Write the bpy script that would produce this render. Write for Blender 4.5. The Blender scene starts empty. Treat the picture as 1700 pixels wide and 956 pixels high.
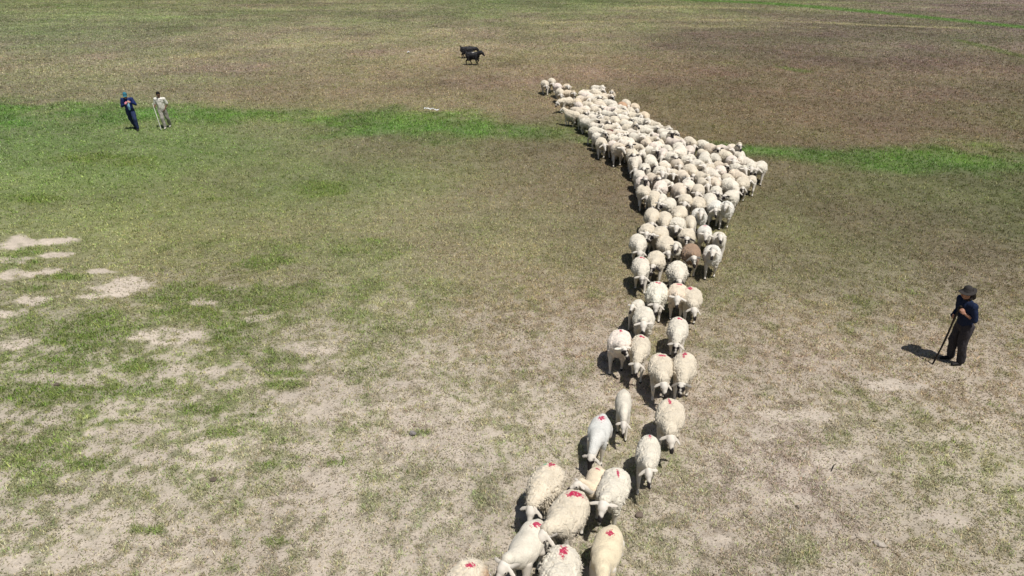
import bpy, bmesh, math, random
import numpy as np
from mathutils import Vector, Matrix

# ------------------------------------------------------------------ camera, sky, sun, exposure
sc = bpy.context.scene
C = sc.collection
CAMH, FPX, PITCH = 7.8, 1149.0, math.radians(26.7)
cam_d = bpy.data.cameras.new('camera'); cam = bpy.data.objects.new('camera', cam_d); C.objects.link(cam)
cam_d.sensor_width = 36.0; cam_d.lens = 36.0 * FPX / 1700.0
cam_d.clip_start = 0.1; cam_d.clip_end = 9000.0
cam.location = (0, 0, CAMH); cam.rotation_euler = (math.radians(90) - PITCH, 0, 0)
sc.camera = cam
SUN_EL = math.radians(67); SUN_X, SUN_Y = 0.64, -0.77
world = bpy.data.worlds.new("World"); sc.world = world; world.use_nodes = True
wn = world.node_tree; bg = wn.nodes['Background']
sky = wn.nodes.new('ShaderNodeTexSky'); sky.sky_type = 'NISHITA'; sky.sun_disc = False
sky.sun_elevation = SUN_EL; sky.sun_rotation = math.atan2(SUN_X, SUN_Y)
sky.air_density = 1.0; sky.dust_density = 1.2
wn.links.new(sky.outputs[0], bg.inputs[0]); bg.inputs[1].default_value = 0.052
sun_d = bpy.data.lights.new('sun', 'SUN'); sun = bpy.data.objects.new('sun', sun_d); C.objects.link(sun)
sun_d.energy = 4.5; sun_d.angle = math.radians(0.53); sun_d.color = (1.0, 0.965, 0.92)
sv = Vector((SUN_X * math.cos(SUN_EL), SUN_Y * math.cos(SUN_EL), math.sin(SUN_EL)))
sun.rotation_euler = sv.to_track_quat('Z', 'Y').to_euler(); sun.location = (20, -20, 40)
sc.view_settings.view_transform = 'Standard'; sc.view_settings.look = 'None'
sc.view_settings.exposure = 0.10; sc.view_settings.gamma = 1.0; sc.view_settings.use_curve_mapping = False
sc.render.engine = 'CYCLES'
sc.cycles.max_bounces = 4; sc.cycles.diffuse_bounces = 2; sc.cycles.transmission_bounces = 2

rng = np.random.default_rng(11); random.seed(5)
CP, SP = math.cos(PITCH), math.sin(PITCH)

def ground_at(px, py, z=0.0):
    """where the photo's sight line meets the level z: world x, y"""
    u = (px - 850.0) / FPX; v = (478.0 - py) / FPX
    dx, dy, dz = u, CP + v * SP, -SP + v * CP
    t = (z - CAMH) / dz
    return dx * t, dy * t

# ------------------------------------------------------------------ noise in world metres
def _h(ix, iy, iz, s):
    n = (ix * 374761393 + iy * 668265263 + iz * 2147483647 + s * 1274126177) & 0xffffffff
    n = ((n ^ (n >> 13)) * 1274126177) & 0xffffffff
    n = n ^ (n >> 16)
    return (n & 0xffff) / 65535.0
def noise2(x, y, sc_, s=0):
    x = np.asarray(x, float) / sc_ + 1000; y = np.asarray(y, float) / sc_ + 1000
    ix = np.floor(x).astype(np.int64); iy = np.floor(y).astype(np.int64)
    fx = x - ix; fy = y - iy; fx = fx * fx * (3 - 2 * fx); fy = fy * fy * (3 - 2 * fy)
    a = _h(ix, iy, 0, s); b = _h(ix + 1, iy, 0, s); c = _h(ix, iy + 1, 0, s); d = _h(ix + 1, iy + 1, 0, s)
    return (a * (1 - fx) + b * fx) * (1 - fy) + (c * (1 - fx) + d * fx) * fy
def noise3(p, sc_, s=0):
    q = np.asarray(p, float) / sc_ + 1000
    i = np.floor(q).astype(np.int64); f = q - i; f = f * f * (3 - 2 * f)
    r = 0
    for dx in (0, 1):
        for dy in (0, 1):
            for dz in (0, 1):
                w = (f[:, 0] if dx else 1 - f[:, 0]) * (f[:, 1] if dy else 1 - f[:, 1]) * (f[:, 2] if dz else 1 - f[:, 2])
                r = r + w * _h(i[:, 0] + dx, i[:, 1] + dy, i[:, 2] + dz, s)
    return r
def fbm2(x, y, sc_, s=0, o=4, g=0.55):
    r = 0; a = 1; t = 0
    for k in range(o):
        ca, sa = math.cos(0.7 * k + s), math.sin(0.7 * k + s)
        r = r + a * noise2(x * ca - y * sa, x * sa + y * ca, sc_ / 2 ** k, s + 17 * k); t += a; a *= g
    return r / t
def sstep(a, b, x):
    t = np.clip((x - a) / (b - a), 0, 1); return t * t * (3 - 2 * t)
def lin(c):
    c = np.asarray(c, float) / 255.0
    return np.where(c < 0.04045, c / 12.92, ((c + 0.055) / 1.055) ** 2.4)

# ------------------------------------------------------------------ colours of the steppe, laid out in world metres
ZONES = [(100,8,(106,110,70)),(500,8,(118,112,82)),(850,8,(100,107,68)),(1200,8,(114,112,78)),(1600,12,(112,102,84)),
 (60,30,(108,112,76)),(300,28,(114,116,80)),(700,25,(112,112,78)),(1000,30,(126,120,88)),(1400,32,(112,104,80)),(1650,60,(106,98,78)),
 (100,60,(113,114,82)),(500,60,(132,124,94)),(850,60,(124,116,86)),(1200,70,(110,100,78)),(1600,80,(106,97,76)),
 (100,120,(126,118,90)),(350,110,(128,120,92)),(600,120,(132,118,90)),(850,120,(128,115,86)),(1200,120,(112,98,74)),(1600,120,(106,95,72)),
 (100,155,(118,116,82)),(500,160,(124,116,82)),(850,165,(118,107,78)),(1250,180,(110,98,70)),(1600,180,(104,94,70)),
 (1350,225,(110,99,70)),(1650,228,(108,97,70)),
 (60,230,(106,124,72)),(300,240,(112,124,74)),(550,235,(118,118,82)),(800,240,(112,108,74)),(1450,292,(108,108,72)),(1650,295,(106,106,70)),
 (60,300,(118,129,78)),(300,310,(122,131,78)),(550,300,(118,124,78)),(800,300,(126,118,88)),(980,300,(122,112,80)),(1300,310,(112,104,74)),(1500,330,(108,106,72)),(1680,330,(100,101,68)),
 (60,370,(130,135,86)),(300,380,(132,137,84)),(550,380,(136,136,92)),(800,380,(142,134,100)),(1000,380,(134,125,92)),(1300,390,(124,116,84)),(1500,410,(118,112,80)),(1680,410,(112,108,76)),
 (60,450,(140,138,100)),(300,460,(138,135,92)),(600,460,(146,140,104)),(900,460,(148,136,102)),(1300,470,(136,127,94)),(1650,480,(126,117,84)),
 (60,550,(124,130,84)),(300,560,(140,138,98)),(600,570,(152,146,114)),(900,570,(152,142,112)),(1300,570,(146,134,104)),(1650,570,(140,130,98)),
 (60,640,(120,128,78)),(300,650,(138,138,98)),(600,660,(156,149,120)),(900,660,(156,147,120)),(1300,660,(152,142,114)),(1650,660,(146,135,104)),
 (100,760,(142,139,104)),(400,760,(154,148,120)),(700,760,(162,154,130)),(1300,760,(158,149,126)),(1650,760,(150,140,112)),
 (100,900,(152,146,118)),(400,900,(156,149,122)),(700,900,(163,155,132)),(1300,900,(156,147,122)),(1650,900,(152,142,114))]
_za = []; _zb = []; _zc = []
for px, py, c in ZONES:
    c = list(c); c = [c[0] * 1.125, c[1] * 1.125, c[2] * 1.15] if py < 200 else [c[0] * 1.09, c[1] * 1.09, c[2] * 1.10] if py < 229 else [q * (1.03 + .04 * min(1, max(0, (py - 480) / 120))) for q in c]; c[2] *= 1.05; X, Y = ground_at(px, py); _za.append(X / Y); _zb.append(math.log(Y)); _zc.append(lin(c))  # far zones paler and slightly bluer: distance haze painted into the ground colour
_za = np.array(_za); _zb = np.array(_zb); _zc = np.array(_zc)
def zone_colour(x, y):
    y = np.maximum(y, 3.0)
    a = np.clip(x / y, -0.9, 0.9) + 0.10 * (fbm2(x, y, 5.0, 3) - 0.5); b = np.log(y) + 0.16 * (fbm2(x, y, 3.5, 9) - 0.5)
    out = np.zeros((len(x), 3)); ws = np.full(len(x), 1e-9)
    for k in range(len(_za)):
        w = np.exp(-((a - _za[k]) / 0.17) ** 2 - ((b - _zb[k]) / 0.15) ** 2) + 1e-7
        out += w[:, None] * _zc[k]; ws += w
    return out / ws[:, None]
def poly_dist(x, y, pts):
    """distance to a polyline given with half widths; >1 outside"""
    best = np.full(len(x), 1e9)
    for (x0, y0, w0), (x1, y1, w1) in zip(pts[:-1], pts[1:]):
        dx, dy = x1 - x0, y1 - y0; L = dx * dx + dy * dy
        t = np.clip(((x - x0) * dx + (y - y0) * dy) / L, 0, 1)
        d = np.hypot(x - x0 - t * dx, y - y0 - t * dy) / (w0 + t * (w1 - w0))
        best = np.minimum(best, d)
    return best
def world_line(pts):
    return [(*ground_at(px, py), w) for px, py, w in pts]
BAND = world_line([(-500,182,3.4),(0,192,3.6),(150,190,3.2),(320,190,2.0),(420,192,1.8),(540,196,2.0),(620,203,3.4),(720,205,3.2),(830,216,1.5),(950,222,1.4),(1060,238,1.2),
                   (1200,246,1.0),(1300,253,1.2),(1400,263,1.6),(1480,268,1.9),(1600,262,2.4),(1700,262,2.6),(2100,262,3.0)])
STRIPE = world_line([(1150,-6,3.2),(1275,1,3.2),(1400,14,2.4),(1500,24,1.9),(1600,35,1.7),(1700,46,1.6),(2000,78,1.5)])
ARCS = [world_line([(900,38,1.2),(1100,33,1.5),(1300,34,1.3),(1450,42,0.9),(1600,47,0.7)]),
        world_line([(1040,13,1.5),(1140,11,2.0),(1240,13,1.2)]), world_line([(900,52,0.8),(1150,44,1.2),(1350,46,0.9)]),
        world_line([(330,92,1.5),(500,76,2.5),(620,66,2.5)])]
LUSH = [world_line([(1590,66,0.6),(1660,85,0.9),(1710,96,0.9)]), world_line([(1300,112,0.7),(1330,118,0.7)])]
def ell(px, py, rx, ry):
    x0, y0 = ground_at(px, py); x1, _ = ground_at(px + rx, py); _, ya = ground_at(px, py - ry); _, yb = ground_at(px, py + ry)
    return x0, (ya + yb) / 2, abs(x1 - x0), abs(ya - yb) / 2
BARE = [ell(e[0], e[1], e[2] * 1.12, e[3] * 1.12) for e in [(40,402,105,12),(105,422,40,8),(212,478,62,17),(150,492,40,7),(275,562,50,19),(290,612,22,16),(50,498,50,12),(15,520,36,8),(18,570,30,10),
        (30,455,40,10),(85,450,30,6),(165,450,24,5),(20,432,40,6),(75,700,24,10),(150,720,26,12),(240,760,26,12),(330,745,24,10),(90,770,30,12),(210,800,30,12),(40,860,40,20),(130,900,60,22),
        (30,930,60,20),(520,580,50,18),(560,680,40,16),(600,720,30,12),(470,660,30,12),(350,620,24,8),(430,530,20,6),(560,800,44,22),(660,640,30,12),(480,740,40,14),(760,760,60,22),
        (1270,720,50,12),(1380,760,44,16),(1300,690,60,10),(1330,830,40,12),(1560,860,40,14),(1470,640,50,8),(1180,900,30,14),(380,480,20,5),(340,500,26,6)]]
GREEN = [ell(*e) for e in [(40,540,60,24),(120,560,70,30),(60,655,110,22),(210,650,120,18),(330,680,60,16),(230,610,60,24),(110,600,100,18),(180,530,80,18),(270,520,60,14),(110,460,60,10),(60,480,40,10),(150,770,70,12),(40,745,50,12),
        (450,770,40,12),(370,720,60,14),(460,900,44,14),(250,880,40,10),(420,690,60,10),(540,315,60,20),(548,318,40,12),(620,400,60,12),(360,330,60,8),(140,262,80,12),(230,270,60,12),(60,330,60,10),(330,600,40,10),(480,620,60,10),(190,700,50,8),(280,800,30,8),
        (470,640,50,9),(560,770,30,9),(700,720,40,9)]]
def ell_val(x, y, L, n):
    r = np.full(len(x), 9.0)
    for (x0, y0, rx, ry) in L:
        r = np.minimum(r, np.hypot((x - x0) / rx, (y - y0) / ry))
    return r + n
def fields(x, y):
    """colour, share of bare soil, lushness of the ground at world x, y"""
    col = zone_colour(x, y)
    n1 = fbm2(x, y, 7.0, 21, 4); n2 = fbm2(x, y, 1.6, 33, 4); n3 = fbm2(x, y, 0.5, 41, 3)
    far = sstep(14, 60, y)
    amp = 0.55 * (n1 - 0.5) * (0.4 + far) + 0.36 * (n2 - 0.5) + 0.22 * (n3 - 0.5)
    col = col * (1 + amp)[:, None]
    hue = (fbm2(x, y, 4.0, 55, 4) - 0.5) * 0.9
    col = col * np.stack([1 - 0.20 * hue, 1 + 0.16 * hue, 1 - 0.36 * hue], 1)
    # streaks left by old furrows far off
    st = (noise2(x + 0.35 * y, y * 5.5, 9.0, 71) - 0.5) * sstep(50, 90, y)
    col = col * (1 + 0.30 * st)[:, None]
    lush = np.zeros(len(x))
    wob = 0.9 * (fbm2(x, y, 2.4, 61, 4) - 0.5)
    d = poly_dist(x, y, BAND) + wob
    d = d + 0.7 * (fbm2(x, y, 0.8, 79, 3) - 0.5); band = 1 - sstep(0.30, 1.35, d)
    gcol = lin((94, 124, 58)) * (1 + 0.9 * (fbm2(x, y, 1.3, 77, 3) - 0.5))[:, None]
    gcol = gcol * np.stack([1 + 0.5 * (n1 - 0.5), np.ones(len(x)), 1 - 0.3 * (n2 - .5)], 1)
    bw = 0.80 * band * sstep(0.26, 0.66, fbm2(x, y, 2.2, 78, 4) + 0.10)
    fade = 1 - 0.55 * sstep(-1.0, 2.5, x) * (1 - sstep(5, 9, x))
    bw = bw * fade
    col = col * (1 - bw)[:, None] + gcol * bw[:, None]; lush = np.maximum(lush, bw)
    d = poly_dist(x, y, STRIPE) + 0.5 * wob; w = 0.85 * (1 - sstep(0.3, 1.4, d))
    col = col * (1 - w)[:, None] + lin((92, 126, 58)) * w[:, None]
    for L in ARCS:
        w = (1 - sstep(0.0, 1.7, poly_dist(x, y, L) + 0.8 * wob)) * 0.75 * sstep(.25, .6, fbm2(x, y * 2, 9.0, 311, 3))
        col = col * (1 - w)[:, None] + lin((166, 156, 120)) * w[:, None]
    for L in LUSH:
        w = (1 - sstep(0.3, 1.2, poly_dist(x, y, L) + wob)) * 0.6
        col = col * (1 - w)[:, None] + lin((96, 112, 52)) * w[:, None]
    w = sstep(128, 150, y + 0.0 * x) * sstep(60, 80, x); w = w * (1 - sstep(170, 200, y))
    col = col * (1 - w)[:, None] + lin((168, 156, 96)) * w[:, None]
    g = ell_val(x, y, GREEN, 1.5 * (fbm2(x, y, 0.9, 91, 4) - 0.5) + 0.25)
    gw = (1 - sstep(0.5, 1.15, g)) * 0.85
    left = sstep(2.0, -7.0, x) * (1 - sstep(17, 20, y)) * sstep(7.0, 9.5, y)
    gw = np.maximum(gw, left * 0.75 * sstep(0.50, 0.64, fbm2(x, y, 1.1, 95, 4)))
    gw = np.maximum(gw, 0.35 * (1 - sstep(15, 18, y)) * sstep(0.62, 0.72, fbm2(x, y, 0.8, 98, 4)))
    col = col * (1 - gw)[:, None] + (lin((112, 124, 66)) * (1 + 0.5 * (n3 - 0.5))[:, None]) * gw[:, None]
    lush = np.maximum(lush, gw)
    # bare soil
    near = 1 - sstep(9.5, 19, y)
    clump = 0.30 * fbm2(x * 0.9, y * 1.1, 0.50, 101, 3) + 0.70 * fbm2(x, y, 0.17, 131, 3)
    s = (1 - sstep(0.40, 0.60, clump - 0.05 * near + 0.10 * (fbm2(x, y, 2.2, 141, 3) - 0.5))) * (0.10 + 0.82 * near) * (1 - 0.25 * sstep(-1, 4, x)) * (1 - 0.65 * gw)
    b = ell_val(x, y, BARE, 2.4 * (fbm2(x, y, 0.6, 111, 5) - 0.5) + 0.05)
    s = np.maximum(s, (1 - sstep(0.62, 0.95, b)) * (1 - 0.35 * gw) * (0.45 + 0.55 * sstep(.30, .42, 0.5 * fbm2(x, y, .5, 171, 3) + 0.5 * fbm2(x, y, .18, 173, 2))))
    return col, np.clip(s, 0, 1), lush
def height(x, y):
    x = np.asarray(x, float); y = np.asarray(y, float)
    far = sstep(60, 160, np.hypot(x, y))
    return 0.05 * (fbm2(x, y, 3.0, 201, 3) - 0.5) + far * 2.2 * (fbm2(x, y, 60.0, 205, 2) - 0.5)
def hz(x, y):
    return float(height(np.array([x]), np.array([y]))[0])

# ------------------------------------------------------------------ small helpers
def mat(name):
    m = bpy.data.materials.new(name); m.use_nodes = True
    b = m.node_tree.nodes['Principled BSDF']; b.inputs['Roughness'].default_value = 0.9
    b.inputs['Specular IOR Level'].default_value = 0.15
    return m, m.node_tree, b
def N(nt, t, **kw):
    n = nt.nodes.new(t)
    for k, v in kw.items(): setattr(n, k, v)
    return n
def M(nt, op, a, b=None, clamp=False):
    n = nt.nodes.new('ShaderNodeMath'); n.operation = op; n.use_clamp = clamp
    for i, v in enumerate((a, b)):
        if v is None: continue
        if isinstance(v, (int, float)): n.inputs[i].default_value = v
        else: nt.links.new(v, n.inputs[i])
    return n.outputs[0]
def MIX(nt, f, a, b, mode='MIX'):
    n = nt.nodes.new('ShaderNodeMix'); n.data_type = 'RGBA'; n.blend_type = mode
    for s, v in ((n.inputs[0], f), (n.inputs[6], a), (n.inputs[7], b)):
        if isinstance(v, (int, float)): s.default_value = v
        elif isinstance(v, tuple): s.default_value = (*v[:3], 1)
        else: nt.links.new(v, s)
    return n.outputs[2]
def mesh_obj(name, verts, faces, material=None, smooth=True, parent=None, link=True):
    me = bpy.data.meshes.new(name); me.from_pydata([tuple(v) for v in verts], [], [tuple(f) for f in faces]); me.update()
    if smooth: me.polygons.foreach_set('use_smooth', [True] * len(me.polygons))
    o = bpy.data.objects.new(name, me)
    if link: C.objects.link(o)
    if material: me.materials.append(material)
    if parent: o.parent = parent
    return o
def thing(o, label, cat, group=None):
    o['label'] = label; o['category'] = cat
    if group: o['group'] = group
    return o
def empty(name, loc, rz=0, s=1.0):
    o = bpy.data.objects.new(name, None); C.objects.link(o); o.location = loc; o.rotation_euler = (0, 0, rz)
    o.scale = (s, s, s) if not isinstance(s, tuple) else s; o.empty_display_size = 0.2
    return o

# ------------------------------------------------------------------ the ground
def big_mesh(name, co, idx, nside, material, cols=None, domain='POINT'):
    me = bpy.data.meshes.new(name)
    nf = len(idx) // nside
    me.vertices.add(len(co)); me.vertices.foreach_set('co', co.astype(np.float32).ravel())
    me.loops.add(len(idx)); me.loops.foreach_set('vertex_index', idx.astype(np.int32))
    me.polygons.add(nf); me.polygons.foreach_set('loop_start', np.arange(nf, dtype=np.int32) * nside)
    me.update(calc_edges=True)
    if cols is not None:
        for k, v in cols.items():
            a = me.attributes.new(k, 'FLOAT_COLOR' if v.ndim == 2 else 'FLOAT', domain)
            if v.ndim == 2:
                a.data.foreach_set('color', np.concatenate([v, np.ones((len(v), 1))], 1).astype(np.float32).ravel())
            else: a.data.foreach_set('value', v.astype(np.float32))
    me.materials.append(material)
    o = bpy.data.objects.new(name, me); C.objects.link(o)
    return o
GAIN_G, GAIN_B = 1.0, 1.50
m_ground, nt, b = mat('ground_soil')
att = N(nt, 'ShaderNodeAttribute', attribute_name='tint'); geo = N(nt, 'ShaderNodeNewGeometry')
asoil = N(nt, 'ShaderNodeAttribute', attribute_name='soil')
def tex(nt, kind, scale, vec, detail=6, rough=0.6):
    t = N(nt, kind); t.inputs['Scale'].default_value = scale
    if 'Detail' in t.inputs: t.inputs['Detail'].default_value = detail
    if 'Roughness' in t.inputs and kind == 'ShaderNodeTexNoise': t.inputs['Roughness'].default_value = rough
    nt.links.new(vec, t.inputs['Vector']); return t.outputs['Fac' if kind == 'ShaderNodeTexNoise' else 'Distance']
P = geo.outputs['Position']
na = tex(nt, 'ShaderNodeTexNoise', 5.0, P, 8, 0.75); nb = tex(nt, 'ShaderNodeTexNoise', 30.0, P, 6, 0.7); nf_ = tex(nt, 'ShaderNodeTexNoise', 1.3, P, 8, 0.8)
k = M(nt, 'ADD', M(nt, 'MULTIPLY', na, 0.9), M(nt, 'MULTIPLY', nb, 0.9)); k = M(nt, 'ADD', k, M(nt, 'MULTIPLY', nf_, 0.5)); k = M(nt, 'SUBTRACT', k, 0.15)
vm = N(nt, 'ShaderNodeVectorMath', operation='SCALE'); nt.links.new(att.outputs['Color'], vm.inputs[0]); nt.links.new(k, vm.inputs['Scale'])
vo = tex(nt, 'ShaderNodeTexVoronoi', 22.0, P)
peb = M(nt, 'LESS_THAN', vo, 0.13); peb = M(nt, 'MULTIPLY', peb, M(nt, 'GREATER_THAN', nb, 0.55)); 
cl = MIX(nt, M(nt, 'MULTIPLY', peb, 0.6), vm.outputs[0], (0.10, 0.085, 0.065))
nt.links.new(cl, b.inputs['Base Color'])
bm_ = N(nt, 'ShaderNodeBump'); bm_.inputs['Strength'].default_value = 0.7; bm_.inputs['Distance'].default_value = 0.06
nt.links.new(M(nt, 'ADD', na, M(nt, 'MULTIPLY', nb, 0.45)), bm_.inputs['Height']); nt.links.new(bm_.outputs[0], b.inputs['Normal'])

rr = [0.0]
r = 2.5
while r < 4500: rr.append(r); r *= 1.03 if r < 6 else 1.0055 if r < 24 else 1.0125 if r < 220 else 1.06
rr = np.array(rr)
th = np.concatenate([np.linspace(-52, 52, 560), np.linspace(52, 308, 70)[1:-1]]); th = np.radians(th)
R, T = np.meshgrid(rr, th, indexing='ij')
gx = (R * np.sin(T)).ravel(); gy = (R * np.cos(T)).ravel()
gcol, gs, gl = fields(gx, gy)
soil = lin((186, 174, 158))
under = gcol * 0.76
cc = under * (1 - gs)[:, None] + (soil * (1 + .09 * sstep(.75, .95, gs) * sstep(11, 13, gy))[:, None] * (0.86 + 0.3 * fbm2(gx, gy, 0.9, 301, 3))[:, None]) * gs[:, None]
cc = cc * GAIN_G
nr, nth = len(rr), len(th)
ii = np.arange(nr - 1)[:, None]; jj = np.arange(nth)[None, :]; j2 = (jj + 1) % nth
q = np.stack([ii * nth + jj, ii * nth + j2, (ii + 1) * nth + j2, (ii + 1) * nth + jj], -1).reshape(-1, 4)
q = q[:, ::-1]
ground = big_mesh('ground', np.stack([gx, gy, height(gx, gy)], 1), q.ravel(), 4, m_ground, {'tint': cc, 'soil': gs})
ground.data.polygons.foreach_set('use_smooth', [True] * len(ground.data.polygons))
ground['kind'] = 'structure'; ground['label'] = 'dry steppe ground of pale soil and short grass'

# ------------------------------------------------------------------ the grass: short tufts standing on the ground
m_grass, nt, b = mat('grass_blades')
att = N(nt, 'ShaderNodeAttribute', attribute_name='tint'); nt.links.new(att.outputs['Color'], b.inputs['Base Color'])
tr = N(nt, 'ShaderNodeBsdfTranslucent'); nt.links.new(att.outputs['Color'], tr.inputs['Color'])
mx = N(nt, 'ShaderNodeMixShader'); mx.inputs[0].default_value = 0.3
nt.links.new(b.outputs[0], mx.inputs[1]); nt.links.new(tr.outputs[0], mx.inputs[2]); nt.links.new(mx.outputs[0], nt.nodes['Material Output'].inputs[0])
def make_grass(n_t, r0, r1, power, nb, hscale):
    u = rng.random(n_t); e = 2 - power
    r = (r0 ** e + u * (r1 ** e - r0 ** e)) ** (1 / e)
    a = np.radians(rng.uniform(-49, 49, n_t))
    x = r * np.sin(a); y = r * np.cos(a)
    # tufts gather in clumps
    col, s, lush = fields(x, y)
    clump = fbm2(x, y, 0.34, 401, 3)
    cover = np.clip((1 - s) ** 1.5 * (0.75 + 0.9 * (clump - 0.35) * 2) + 0.13 * (s < .93) + lush * 0.6, 0.0, 1)
    
    keep = rng.random(n_t) < cover
    x, y, r, col, s, lush = x[keep], y[keep], r[keep], col[keep], s[keep], lush[keep]
    n = len(x); z = height(x, y)
    hh = (0.034 + 0.052 * rng.random(n) ** 1.5 + 0.055 * lush * rng.random(n)) * (0.75 + 0.25 * (1 - s)) * hscale
    hh = hh * (1 + 0.5 * sstep(20, 60, r))
    wd = 0.0035 + 0.00042 * r
    X = np.repeat(x, nb); Y = np.repeat(y, nb); Z = np.repeat(z, nb); Hh = np.repeat(hh, nb) * rng.uniform(0.5, 1.25, n * nb)
    Wd = np.repeat(wd, nb) * rng.uniform(0.6, 1.3, n * nb); sp = np.repeat(0.014 + 0.0012 * r, nb)
    az = rng.uniform(0, 2 * np.pi, n * nb); lean = rng.uniform(0.15, 1.25, n * nb)
    bx = X + sp * rng.normal(0, 1, n * nb); by = Y + sp * rng.normal(0, 1, n * nb)
    ox, oy = -np.sin(az) * Wd, np.cos(az) * Wd
    tx, ty = bx + np.cos(az) * Hh * np.sin(lean) , by + np.sin(az) * Hh * np.sin(lean)
    tx = tx + rng.normal(0, .3, n * nb) * Hh; tz = Z + Hh * np.cos(lean) + 0.004
    co = np.empty((n * nb, 3, 3))
    co[:, 0] = np.stack([bx - ox, by - oy, Z - 0.004], 1); co[:, 1] = np.stack([bx + ox, by + oy, Z - 0.004], 1); co[:, 2] = np.stack([tx, ty, tz], 1)
    nr_ = (1 - sstep(10, 20, y))[:, None]; tc = col * rng.uniform(0.70, 1.25, n)[:, None] * (1 - nr_ * np.array([.08, .07, .14]) * (1 - .4 * sstep(-1, 4, x))[:, None])
    kk = rng.random(n)
    straw = (kk < 0.20 * (1 - lush) + 0.03); red = (kk > 0.90)
    tc = np.where(straw[:, None], tc * np.array([1.18, 1.12, 1.00]), tc)
    tc = np.where(red[:, None], tc * np.array([1.0, 0.88, 0.84]), tc)
    grn = (rng.random(n) < 0.22 + 0.3 * lush); tc = np.where(grn[:, None], tc * np.array([0.78, 0.98, 0.70]), tc)
    cB = np.repeat(tc, nb, 0) * rng.uniform(0.45, 1.6, n * nb)[:, None]
    pale = rng.random(n * nb) < 0.05; cB[pale] = cB[pale] * 1.1 + 0.11
    return co.reshape(-1, 3), cB * GAIN_B
def make_litter(n_t, r0, r1, power):
    """dead stalks lying flat between the tufts"""
    u = rng.random(n_t); e = 2 - power; r = (r0 ** e + u * (r1 ** e - r0 ** e)) ** (1 / e); a = np.radians(rng.uniform(-49, 49, n_t)); x = r * np.sin(a); y = r * np.cos(a)
    r = r[:]; col, s, lush = fields(x, y); keep = rng.random(n_t) < np.clip(0.25 + 0.75 * sstep(.35, .6, fbm2(x, y, .3, 451, 3)), 0, 1) * (1 - .40 * sstep(.4, .95, s)) * (1 - sstep(16, 24, r)); x, y, r, col, s = x[keep], y[keep], r[keep], col[keep], s[keep]
    n = len(x); z = height(x, y) + rng.uniform(.002, .012, n); L = rng.uniform(.018, .055, n); w = (.0028 + .0004 * r) * rng.uniform(.6, 1.3, n); az = rng.uniform(0, 2 * np.pi, n); ti = rng.uniform(-.1, .5, n)
    ox, oy = -np.sin(az) * w, np.cos(az) * w; co = np.empty((n, 3, 3))
    co[:, 0] = np.stack([x - ox, y - oy, z], 1); co[:, 1] = np.stack([x + ox, y + oy, z], 1); co[:, 2] = np.stack([x + np.cos(az) * L, y + np.sin(az) * L, z + np.abs(np.sin(ti)) * L], 1)
    c = col * .4 + lin((176, 163, 142)) * .6; k = rng.random(n); c = c * rng.uniform(.35, 1.7, n)[:, None]
    c = np.where((k < .15)[:, None], c * np.array([.8, 1.0, .62]), c); c = np.where((k > .82)[:, None], c * np.array([.55, .5, .48]), c)
    return co.reshape(-1, 3), c
parts = [make_grass(470000, 5.5, 150, 1.6, 5, 0.9), make_litter(420000, 5.5, 24, 0.8)]
co = np.concatenate([p[0] for p in parts]); cb = np.clip(np.concatenate([p[1] for p in parts]), 0, 0.85)
grass = big_mesh('grass', co, np.arange(len(co)), 3, m_grass, {'tint': cb}, 'FACE')
grass['kind'] = 'stuff'; grass['label'] = 'short dry and green grass tufts covering the steppe'
print('grass tris', len(cb))
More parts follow.
